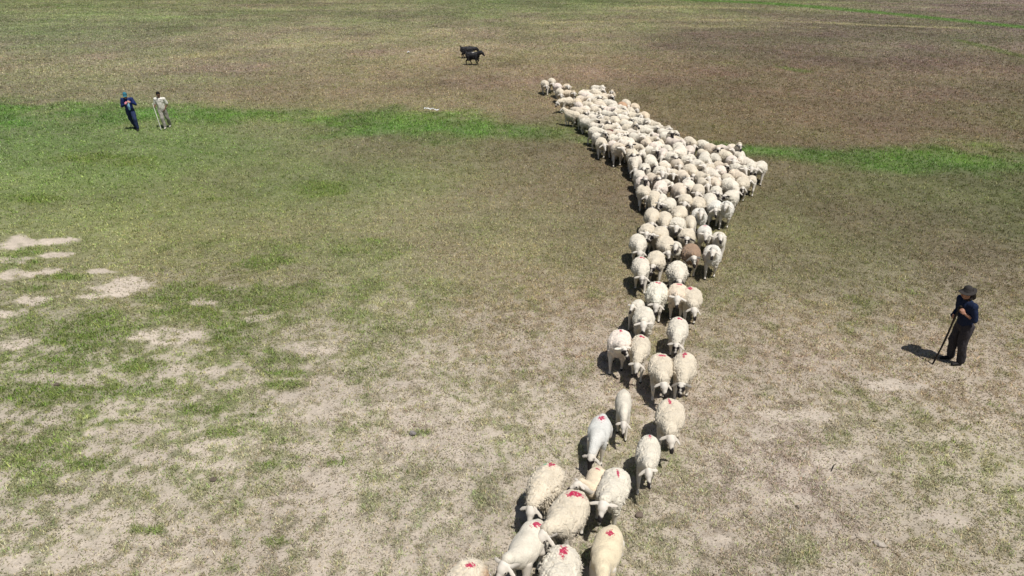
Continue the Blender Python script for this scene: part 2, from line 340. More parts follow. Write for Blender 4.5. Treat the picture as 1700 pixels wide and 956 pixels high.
# ------------------------------------------------------------------ bodies: blobs of tapered limbs fused into one skin
class Blob:
    def __init__(self): self.v = []; self.f = []
    def _add(self, v, f):
        o = len(self.v); self.v += v; self.f += [tuple(i + o for i in q) for q in f]
    def ell(self, c, r, ax=None, n=12, m=16):
        """ellipsoid; ax = 3 unit axes"""
        c = Vector(c); ax = ax or (Vector((1, 0, 0)), Vector((0, 1, 0)), Vector((0, 0, 1)))
        v = []; f = []
        for i in range(1, n):
            a = math.pi * i / n
            for j in range(m):
                b = 2 * math.pi * j / m
                v.append(c + ax[0] * (r[0] * math.sin(a) * math.cos(b)) + ax[1] * (r[1] * math.sin(a) * math.sin(b)) + ax[2] * (r[2] * math.cos(a)))
        top = len(v); v.append(c + ax[2] * r[2]); bot = len(v); v.append(c - ax[2] * r[2])
        for j in range(m):
            k = (j + 1) % m
            f.append((top, j, k)); f.append((bot, (n - 2) * m + k, (n - 2) * m + j))
            for i in range(n - 2): f.append((i * m + j, (i + 1) * m + j, (i + 1) * m + k, i * m + k))
        if ax[0].cross(ax[1]).dot(ax[2]) < 0: f = [q[::-1] for q in f]
        self._add(v, f)
    def cap(self, p0, r0, p1, r1, flat=None, m=14):
        """tapered limb with round ends; flat = (direction, factor) squashes it"""
        p0 = Vector(p0); p1 = Vector(p1); d = p1 - p0; L = d.length
        if L < 1e-5: return
        w = d / L; u = w.orthogonal().normalized(); s = w.cross(u)
        rings = []
        for i in range(5): a = math.pi / 2 * (i / 5); rings.append((-r0 * math.cos(a), max(r0 * math.sin(a), 1e-4)))
        for i in range(5): t = i / 4; rings.append((L * t, r0 + (r1 - r0) * t))
        for i in range(1, 6): a = math.pi / 2 * (i / 5); rings.append((L + r1 * math.sin(a), max(r1 * math.cos(a), 1e-4)))
        v = []; f = []
        for (z, r) in rings:
            for j in range(m):
                b = 2 * math.pi * j / m
                q = u * (r * math.cos(b)) + s * (r * math.sin(b))
                if flat: q = q - flat[0] * (q.dot(flat[0]) * (1 - flat[1]))
                v.append(p0 + w * z + q)
        for i in range(len(rings) - 1):
            for j in range(m):
                k = (j + 1) % m; f.append((i * m + j, i * m + k, (i + 1) * m + k, (i + 1) * m + j))
        f.append(tuple(range(m))[::-1]); n0 = (len(rings) - 1) * m; f.append(tuple(range(n0, n0 + m)))
        self._add(v, f)
    def chain(self, pts, flat=None):
        for (a, ra), (b_, rb) in zip(pts[:-1], pts[1:]): self.cap(a, ra, b_, rb, flat)
    def build(self, name, voxel, smooth=3, sub=0):
        """fused into one closed surface"""
        me = bpy.data.meshes.new(name); me.from_pydata([tuple(p) for p in self.v], [], self.f); me.update()
        o = bpy.data.objects.new(name, me); C.objects.link(o)
        md = o.modifiers.new('r', 'REMESH'); md.mode = 'VOXEL'; md.voxel_size = voxel; md.adaptivity = 0
        if smooth: s = o.modifiers.new('s', 'SMOOTH'); s.factor = 0.5; s.iterations = smooth
        if sub: d = o.modifiers.new('d', 'SUBSURF'); d.levels = sub; d.render_levels = sub
        dg = bpy.context.evaluated_depsgraph_get(); ev = o.evaluated_get(dg)
        out = bpy.data.meshes.new_from_object(ev, depsgraph=dg); out.name = name
        bpy.data.objects.remove(o); bpy.data.meshes.remove(me)
        out.polygons.foreach_set('use_smooth', [True] * len(out.polygons))
        return out
def coords(me):
    a = np.empty(len(me.vertices) * 3, np.float32); me.vertices.foreach_get('co', a); return a.reshape(-1, 3).astype(float)
def normals(me):
    a = np.empty(len(me.vertices) * 3, np.float32); me.vertex_normals.foreach_get('vector', a); return a.reshape(-1, 3).astype(float)
def set_coords(me, c): me.vertices.foreach_set('co', c.astype(np.float32).ravel()); me.update()
def seg_dist(p, a, b_):
    a = np.array(a); b_ = np.array(b_); d = b_ - a; t = np.clip(((p - a) @ d) / (d @ d), 0, 1)
    return np.linalg.norm(p - a - t[:, None] * d, axis=1)
def attr(me, name, v):
    a = me.attributes.new(name, 'FLOAT_COLOR' if v.ndim == 2 else 'FLOAT', 'POINT')
    if v.ndim == 2: a.data.foreach_set('color', v.astype(np.float32).ravel())
    else: a.data.foreach_set('value', v.astype(np.float32))

# ------------------------------------------------------------------ materials of the animals
def oattr(nt, name):
    n = N(nt, 'ShaderNodeAttribute', attribute_name=name); n.attribute_type = 'OBJECT'; return n
m_skin, nt, b = mat('sheep_face_and_leg_hair')
mk = N(nt, 'ShaderNodeAttribute', attribute_name='mk'); sp = N(nt, 'ShaderNodeSeparateColor'); nt.links.new(mk.outputs['Color'], sp.inputs[0])
hf = N(nt, 'ShaderNodeAttribute', attribute_name='hf')
oi = N(nt, 'ShaderNodeObjectInfo')
f = M(nt, 'MULTIPLY', sp.outputs[0], oattr(nt, 'k_nose').outputs['Fac'])
f = M(nt, 'MAXIMUM', f, M(nt, 'MULTIPLY', sp.outputs[1], oattr(nt, 'k_eye').outputs['Fac']))
f = M(nt, 'MAXIMUM', f, M(nt, 'MULTIPLY', sp.outputs[2], oattr(nt, 'k_ear').outputs['Fac']))
f = M(nt, 'MAXIMUM', f, M(nt, 'MULTIPLY', mk.outputs['Alpha'], oattr(nt, 'k_face').outputs['Fac']), True)
tc = N(nt, 'ShaderNodeTexCoord'); nz = tex(nt, 'ShaderNodeTexNoise', 9.0, tc.outputs['Object'], 4)
base = MIX(nt, 1.0, oi.outputs['Color'], MIX(nt, nz, (0.80, 0.74, 0.66), (1.0, 1.0, 1.0)), 'MULTIPLY')
c1 = MIX(nt, f, base, (0.022, 0.018, 0.018)); c2 = MIX(nt, hf.outputs['Fac'], c1, (0.02, 0.017, 0.015))
nt.links.new(c2, b.inputs['Base Color']); b.inputs['Roughness'].default_value = 0.75

m_wool, nt, b = mat('wool')
oi = N(nt, 'ShaderNodeObjectInfo'); tc = N(nt, 'ShaderNodeTexCoord'); OB = tc.outputs['Object']
n1 = tex(nt, 'ShaderNodeTexNoise', 6.0, OB, 6, 0.7); n2 = tex(nt, 'ShaderNodeTexNoise', 38.0, OB, 4, 0.7)
sh = N(nt, 'ShaderNodeAttribute', attribute_name='tone')
dirt = N(nt, 'ShaderNodeAttribute', attribute_name='dirt')
k = M(nt, 'ADD', M(nt, 'MULTIPLY', n1, 0.5), M(nt, 'MULTIPLY', n2, 0.45)); k = M(nt, 'ADD', k, 0.52)
v = N(nt, 'ShaderNodeVectorMath', operation='SCALE'); nt.links.new(oi.outputs['Color'], v.inputs[0]); nt.links.new(M(nt, 'MULTIPLY', k, sh.outputs['Fac']), v.inputs['Scale'])
c1 = MIX(nt, M(nt, 'MULTIPLY', dirt.outputs['Fac'], 0.6), v.outputs[0], (0.30, 0.22, 0.13))
sx0 = N(nt, 'ShaderNodeSeparateXYZ'); nt.links.new(OB, sx0.inputs[0])
ru = M(nt, 'MULTIPLY', M(nt, 'MULTIPLY', M(nt, 'SUBTRACT', M(nt, 'ADD', M(nt, 'ABSOLUTE', sx0.outputs[0]), M(nt, 'MULTIPLY', sx0.outputs[1], .25)), .20), 9.0, True), M(nt, 'MULTIPLY', n1, 1.6)); ru = M(nt, 'MULTIPLY', ru, oattr(nt, 'k_rust').outputs['Fac'], True)
c1 = MIX(nt, ru, c1, (0.40, 0.19, 0.06))
# stock mark sprayed on the back
sx = N(nt, 'ShaderNodeSeparateXYZ'); nt.links.new(OB, sx.inputs[0])
def spot(nt, px, py, rx, ry, rot, wob, thr=1.0):
    dx = M(nt, 'SUBTRACT', sx.outputs[0], px); dy = M(nt, 'SUBTRACT', sx.outputs[1], py)
    cs, sn = M(nt, 'COSINE', rot), M(nt, 'SINE', rot)
    a = M(nt, 'ADD', M(nt, 'MULTIPLY', dx, cs), M(nt, 'MULTIPLY', dy, sn)); c = M(nt, 'SUBTRACT', M(nt, 'MULTIPLY', dy, cs), M(nt, 'MULTIPLY', dx, sn))
    a = M(nt, 'DIVIDE', a, rx); c = M(nt, 'DIVIDE', c, ry)
    d = M(nt, 'SQRT', M(nt, 'ADD', M(nt, 'MULTIPLY', a, a), M(nt, 'MULTIPLY', c, c)))
    n = tex(nt, 'ShaderNodeTexNoise', 24.0, OB, 3, 0.7)
    d = M(nt, 'ADD', d, M(nt, 'MULTIPLY', M(nt, 'SUBTRACT', n, 0.5), wob))
    return M(nt, 'MULTIPLY', M(nt, 'SUBTRACT', 1.25, d), 3.0, True)
top = M(nt, 'GREATER_THAN', sx.outputs[2], 0.52)
s1 = spot(nt, oattr(nt, 'm_x').outputs['Fac'], oattr(nt, 'm_y').outputs['Fac'], oattr(nt, 'm_w').outputs['Fac'], oattr(nt, 'm_l').outputs['Fac'], oattr(nt, 'm_r').outputs['Fac'], 4.4)
s1 = M(nt, 'MULTIPLY', M(nt, 'MULTIPLY', s1, oattr(nt, 'm_on').outputs['Fac']), top, True)
fib = tex(nt, 'ShaderNodeTexNoise', 75.0, OB, 2, .6); fib = M(nt, 'MULTIPLY', M(nt, 'SUBTRACT', fib, .29), 7.0, True)
c1 = MIX(nt, M(nt, 'MULTIPLY', M(nt, 'MULTIPLY', s1, 0.96), fib), c1, (0.43, 0.004, 0.065))
s2 = spot(nt, M(nt, 'ADD', oattr(nt, 'm_x').outputs['Fac'], -0.10), M(nt, 'ADD', oattr(nt, 'm_y').outputs['Fac'], -0.02), 0.05, 0.025, 0.4, 3.2)
c1 = MIX(nt, M(nt, 'MULTIPLY', M(nt, 'MULTIPLY', s2, oattr(nt, 'k_green').outputs['Fac']), top, True), c1, (0.18, 0.50, 0.28))
nt.links.new(c1, b.inputs['Base Color'])
bp = N(nt, 'ShaderNodeBump'); bp.inputs['Strength'].default_value = 0.8; bp.inputs['Distance'].default_value = 0.02
nt.links.new(M(nt, 'ADD', M(nt, 'MULTIPLY', n2, 0.7), M(nt, 'MULTIPLY', n1, 0.6)), bp.inputs['Height']); nt.links.new(bp.outputs[0], b.inputs['Normal'])
b.inputs['Sheen Weight'].default_value = 0.15; b.inputs['Roughness'].default_value = 1.0; b.inputs['Specular IOR Level'].default_value = 0.02

# ------------------------------------------------------------------ one sheep: facing -Y, feet on z = 0
POSE = {  # head base, head yaw, head pitch (down), leg phase
 'mid':  ((0, -.57, .74), 0.0, 46, 0.0), 'low': ((0.01, -.63, .58), 0.05, 56, 1.6), 'grazing': ((-.02, -.63, .44), -.1, 64, 3.0),
 'turned': ((.12, -.52, .74), 0.8, 40, 4.4), 'raised': ((0, -.50, .85), -0.1, 30, 5.3), 'tilted': ((-.07, -.57, .66), -.35, 52, 2.3),
 'side': ((.24, -.40, .80), 1.05, 26, 4.4), 'low_b': ((.05, -.61, .60), .28, 50, 3.9), 'mid_b': ((-.05, -.57, .70), -.25, 50, 1.0)}
def V3(a): return Vector(a)
def leg_points(side, front, ph):
    s = math.sin(ph + (0 if side > 0 else math.pi) + (0 if front else 1.2)); lift = max(0.0, math.cos(ph + (0 if side > 0 else math.pi) + (0 if front else 1.2))) * 0.05
    if front:
        sw = -0.13 * s
        return [((side * .10, -.25, .50), .080), ((side * .115, -.26 + sw * .25, .34), .052), ((side * .11, -.26 + sw * .6 - lift, .22 + lift * .6), .034), ((side * .105, -.25 + sw + lift * .6, .075 + lift), .023), ((side * .105, -.275 + sw, .022 + lift), .029)]
    sw = -0.13 * s
    return [((side * .11, .23, .50), .10), ((side * .13, .17 + sw * .2, .37), .075), ((side * .12, .31 + sw * .55, .235 + lift * .5), .036), ((side * .11, .265 + sw, .075 + lift), .024), ((side * .11, .24 + sw, .022 + lift), .030)]
DROOP = {'mid': (.02, .200), 'low': (.075, .185), 'grazing': (.10, .17), 'turned': (.0, .195), 'raised': (.045, .18), 'tilted': (.06, .20), 'side': (.0, .20), 'low_b': (.11, .165), 'mid_b': (.06, .175)}
def head_frame(pose):
    hb, yaw, pit, _ = POSE[pose]; pit = math.radians(pit)
    d = V3((math.sin(yaw) * math.cos(pit), -math.cos(yaw) * math.cos(pit), -math.sin(pit)))
    s = V3((math.cos(yaw), math.sin(yaw), 0)); u = s.cross(d); u = -u if u.z < 0 else u
    return V3(hb), d, s, u
def sheep_body(pose, goat=False):
    hb, d, s, u = head_frame(pose); ph = POSE[pose][3]
    B = Blob(); sl = 0.8 if goat else 1.0
    B.cap((0, -.25, .53), .135 * sl, (0, .24, .53), .135 * sl); B.ell((0, 0, .50), (.15 * sl, .30, .15))
    for side in (-1, 1):
        for fr in (True, False): B.chain(leg_points(side, fr, ph))
    B.cap((0, -.28, .59), .12 * sl, hb + d * .02, .074)
    K = 1.16
    B.ell(hb + d * .055 * K, (.062 * K, .072 * K, .085 * K), (s, u, d)); B.cap(hb + (d * .07 + u * .012) * K, .052 * K, hb + (d * .20 + u * .004) * K, .033 * K, (s, .85))
    B.cap(hb + (d * .05 - u * .035) * K, .038 * K, hb + (d * .195 - u * .018) * K, .024 * K); B.ell(hb + d * .222 * K, (.029 * K, .024 * K, .022 * K), (s, u, d))
    ears = []
    for k in (-1, 1):
        e0 = hb + s * (k * .058) + u * .022 + d * .01; e1 = hb + s * (k * DROOP[pose][1]) - V3((0, 0, DROOP[pose][0] + .02 * k)) + d * (.01 + .02 * k)
        ax = (e1 - e0).normalized(); el_ = (e1 - e0).length; fl = ax.cross(d).normalized() ; wv = fl.cross(ax)
        c = (e0 + e1) / 2; B.ell(c, (el_ * .6, .033, .0105), (ax, wv, fl)); ears.append((e0, e1))
        B.ell(hb + (s * (k * .053) + u * .022 + d * .078) * K, (.012, .016, .018), (s, u, d))
    if goat: B.chain([((0, .34, .62), .035), ((0, .43, .72), .028), ((0, .45, .80), .018)])
    me = B.build('body', .0105, 2)
    p = coords(me); hbn, dn, sn, un = (np.array(q) for q in (hb, d, s, u))
    q = p - hbn; t = q @ dn / 1.16; sx_ = q @ sn / 1.16; uu = q @ un / 1.16
    head = (np.linalg.norm(q - dn * .12, axis=1) < .185)
    dear = np.minimum(seg_dist(p, *ears[0]), seg_dist(p, *ears[1])); isear = sstep(.050, .036, dear) * (np.abs(sx_) > .060)
    nose = sstep(.150, .178, t + .01 * np.sin(sx_ * 90)) * head
    eye = head * (1 - isear) * sstep(.060, .038, np.hypot((np.abs(sx_) - .050), np.hypot((t - .095) * .8, (uu - .030) * .8)) + .01 * np.sin(t * 110 + 2))
    face = sstep(.05, .09, t) * head * (1 - isear)
    face = np.where(goat, 0, face)
    attr(me, 'mk', np.stack([nose, eye, isear, face], 1))
    pup = np.zeros(len(p))
    for k in (-1, 1):
        e = np.array(hb + (s * (k * .060) + u * .024 + d * .080) * 1.16); pup = np.maximum(pup, np.linalg.norm(p - e, axis=1) < .016)
    hoof = (p[:, 2] < .045) & ~head
    attr(me, 'hf', np.clip(pup + hoof * 1.0, 0, 1)); me.materials.append(m_skin)
    return me
def add_locks(me, seedn, n, length, low_bias):
    """small hanging locks of wool grown from the fleece"""
    g = np.random.default_rng(seedn); p = coords(me); nn = normals(me); nv0 = len(p)
    w = np.clip((.72 - p[:, 2]) * low_bias + .12, .05, 2); w[p[:, 1] > .30] *= 1.4
    i = g.choice(nv0, n, p=w / w.sum()); base = p[i]; nrm = nn[i]
    dirs = nrm * .42 + np.array([0, .12, -.75]) + g.normal(0, .33, (n, 3)); dirs /= np.linalg.norm(dirs, axis=1)[:, None]
    L = length * g.uniform(.5, 1.3, n) * np.clip(1.25 - base[:, 2], .4, 1); a = np.cross(dirs, g.normal(0, 1, (n, 3))); a /= np.linalg.norm(a, axis=1)[:, None]; c = np.cross(dirs, a)
    r = g.uniform(.007, .014, n)[:, None]
    base = base - nrm * .006
    vs = np.stack([base + a * r, base - a * r * .5 + c * r * .86, base - a * r * .5 - c * r * .86, base + dirs * L[:, None] + g.normal(0, .006, (n, 3))], 1).reshape(-1, 3)
    k = np.arange(n)[:, None] * 4 + nv0
    fs = np.concatenate([k + np.array([[0, 1, 3]]), k + np.array([[1, 2, 3]]), k + np.array([[2, 0, 3]])], 0)
    old = [tuple(q.vertices) for q in me.polygons]
    m2 = bpy.data.meshes.new(me.name); m2.from_pydata([tuple(q) for q in np.concatenate([p, vs])], [], old + [tuple(q) for q in fs]); m2.update()
    m2.polygons.foreach_set('use_smooth', [True] * len(old) + [False] * len(fs))
    bpy.data.meshes.remove(me); return m2, nv0
def sheep_fleece(pose, wool, seedn):
    hb, d, s, u = head_frame(pose); B = Blob()
    k = {'shorn': .86, 'woolly': 1.0, 'shaggy': 1.06, 'goat': .90}[wool]
    B.ell((0, .01, .535), (.242 * k, .415, .205 * k)); B.ell((0, .20, .55), (.228 * k, .24, .195 * k)); B.ell((0, -.19, .56), (.205 * k, .23, .20 * k))
    B.cap((0, -.27, .60), .155 * k, hb - d * .035 + V3((0, .03, 0)), (.092 if wool != 'shorn' else .080))
    if wool != 'goat':
        B.ell((0, .40, .52), (.125 * k, .080, .14)); B.cap((0, .45, .48), .05, (0.01, .475, .37), .028)
    else: B.chain([((0, .34, .62), .05), ((0, .43, .72), .04)])
    for side in (-1, 1):
        B.cap((side * .12, .22, .48), .115 * k, (side * .13, .20, .36), .078); B.cap((side * .10, -.25, .50), .095 * k, (side * .115, -.26, .37), .062)
    me = B.build('fleece', .021, 4, 1)
    p = coords(me); n = normals(me)
    amp = {'shorn': .25, 'woolly': 1.0, 'shaggy': 1.5, 'goat': 1.0}[wool]
    q = p * np.array([1, 1, 1.0]) + seedn * 3.1
    big = noise3(q, .16, seedn) - .5; mid_ = noise3(q, .055, seedn + 5) - .5; sm = noise3(q, .026, seedn + 9) - .5
    crease = np.abs(noise3(q * np.array([1, 1.8, 1]), .09, seedn + 3) - .5) * 2
    disp = big * .030 + amp * (mid_ * .018 + sm * .010 - sstep(.16, 0.0, crease) * .013)
    p = p + n * disp[:, None]; set_coords(me, p)
    if wool in ('woolly', 'shaggy', 'goat'):
        me, nv0 = add_locks(me, seedn, {'woolly': 1500, 'shaggy': 3000, 'goat': 2500}[wool], {'woolly': .034, 'shaggy': .07, 'goat': .09}[wool], 1.6)
    p = coords(me)
    low = sstep(.46, .33, p[:, 2]); rear = sstep(.36, .50, p[:, 1]) * sstep(.62, .45, p[:, 2])
    dn = noise3(p, .09, seedn + 50)
    dirt = np.clip((low * .7 + rear * .9) * sstep(.35, .7, dn) + .12 * sstep(.6, .75, dn), 0, 1)
    tone = .92 + .16 * noise3(p, .12, seedn + 60)
    attr(me, 'dirt', dirt); attr(me, 'tone', tone); me.materials.append(m_goat if wool == 'goat' else m_wool)
    return me
m_goat, nt, b = mat('black_goat_hair')
tc = N(nt, 'ShaderNodeTexCoord'); sx = N(nt, 'ShaderNodeSeparateXYZ'); nt.links.new(tc.outputs['Object'], sx.inputs[0]); OB = tc.outputs['Object']
s1 = spot(nt, oattr(nt, 'm_x').outputs['Fac'], oattr(nt, 'm_y').outputs['Fac'], .13, .10, .4, .5)
s1 = M(nt, 'MULTIPLY', M(nt, 'MULTIPLY', s1, oattr(nt, 'm_on').outputs['Fac']), M(nt, 'GREATER_THAN', sx.outputs[2], .50), True)
nt.links.new(MIX(nt, s1, (0.020, 0.019, 0.021), (0.62, 0.60, 0.56)), b.inputs['Base Color']); b.inputs['Roughness'].default_value = 0.55; b.inputs['Specular IOR Level'].default_value = 0.3

_bodies = {}; _fleeces = {}
def get_body(pose, goat=False):
    if (pose, goat) not in _bodies: _bodies[(pose, goat)] = sheep_body(pose, goat)
    return _bodies[(pose, goat)]
def get_fleece(pose, wool):
    if (pose, wool) not in _fleeces: _fleeces[(pose, wool)] = sheep_fleece(pose, wool, 3 + 7 * len(_fleeces))
    return _fleeces[(pose, wool)]
SKIN = {'w': (.74, .70, .63), 'c': (.62, .54, .42), 'b': (.03, .026, .026)}
def sheep(x, y, heading, pose='mid', wool='woolly', flip=False, scale=1.0, tint=(.70, .63, .51), nose=1, eye=0, ear=0, face=0, mark=None, green=0, rust=0, skin='w', label='', group=None, fat=1.0):
    """heading: 0 walks straight towards the camera, positive turns to the photo's right"""
    root = empty('sheep', (x, y, hz(x, y)), heading, (scale * fat * (-1 if flip else 1), scale * .91, scale))
    thing(root, label, 'sheep', group)
    bo = bpy.data.objects.new('body', get_body(pose)); C.objects.link(bo); bo.parent = root
    bo.color = (*SKIN[skin], 1)
    bo['k_nose'] = float(nose); bo['k_eye'] = float(eye); bo['k_ear'] = float(ear); bo['k_face'] = float(face)
    fl = bpy.data.objects.new('fleece', get_fleece(pose, wool)); C.objects.link(fl); fl.parent = root
    fl.color = (*tint, 1); fl['k_rust'] = float(rust); fl['k_green'] = float(green); fl['m_on'] = 0.0
    if mark:
        fl['m_on'] = 1.0; fl['m_x'], fl['m_y'], fl['m_w'], fl['m_l'], fl['m_r'] = [float(q) for q in (mark[0], min(mark[1] * .82, .27 if y < 9 else .20), mark[2] * (.95 if y < 9 else 1.15), mark[3] * (1.05 if y < 9 else 1.5), mark[4])]
    return root

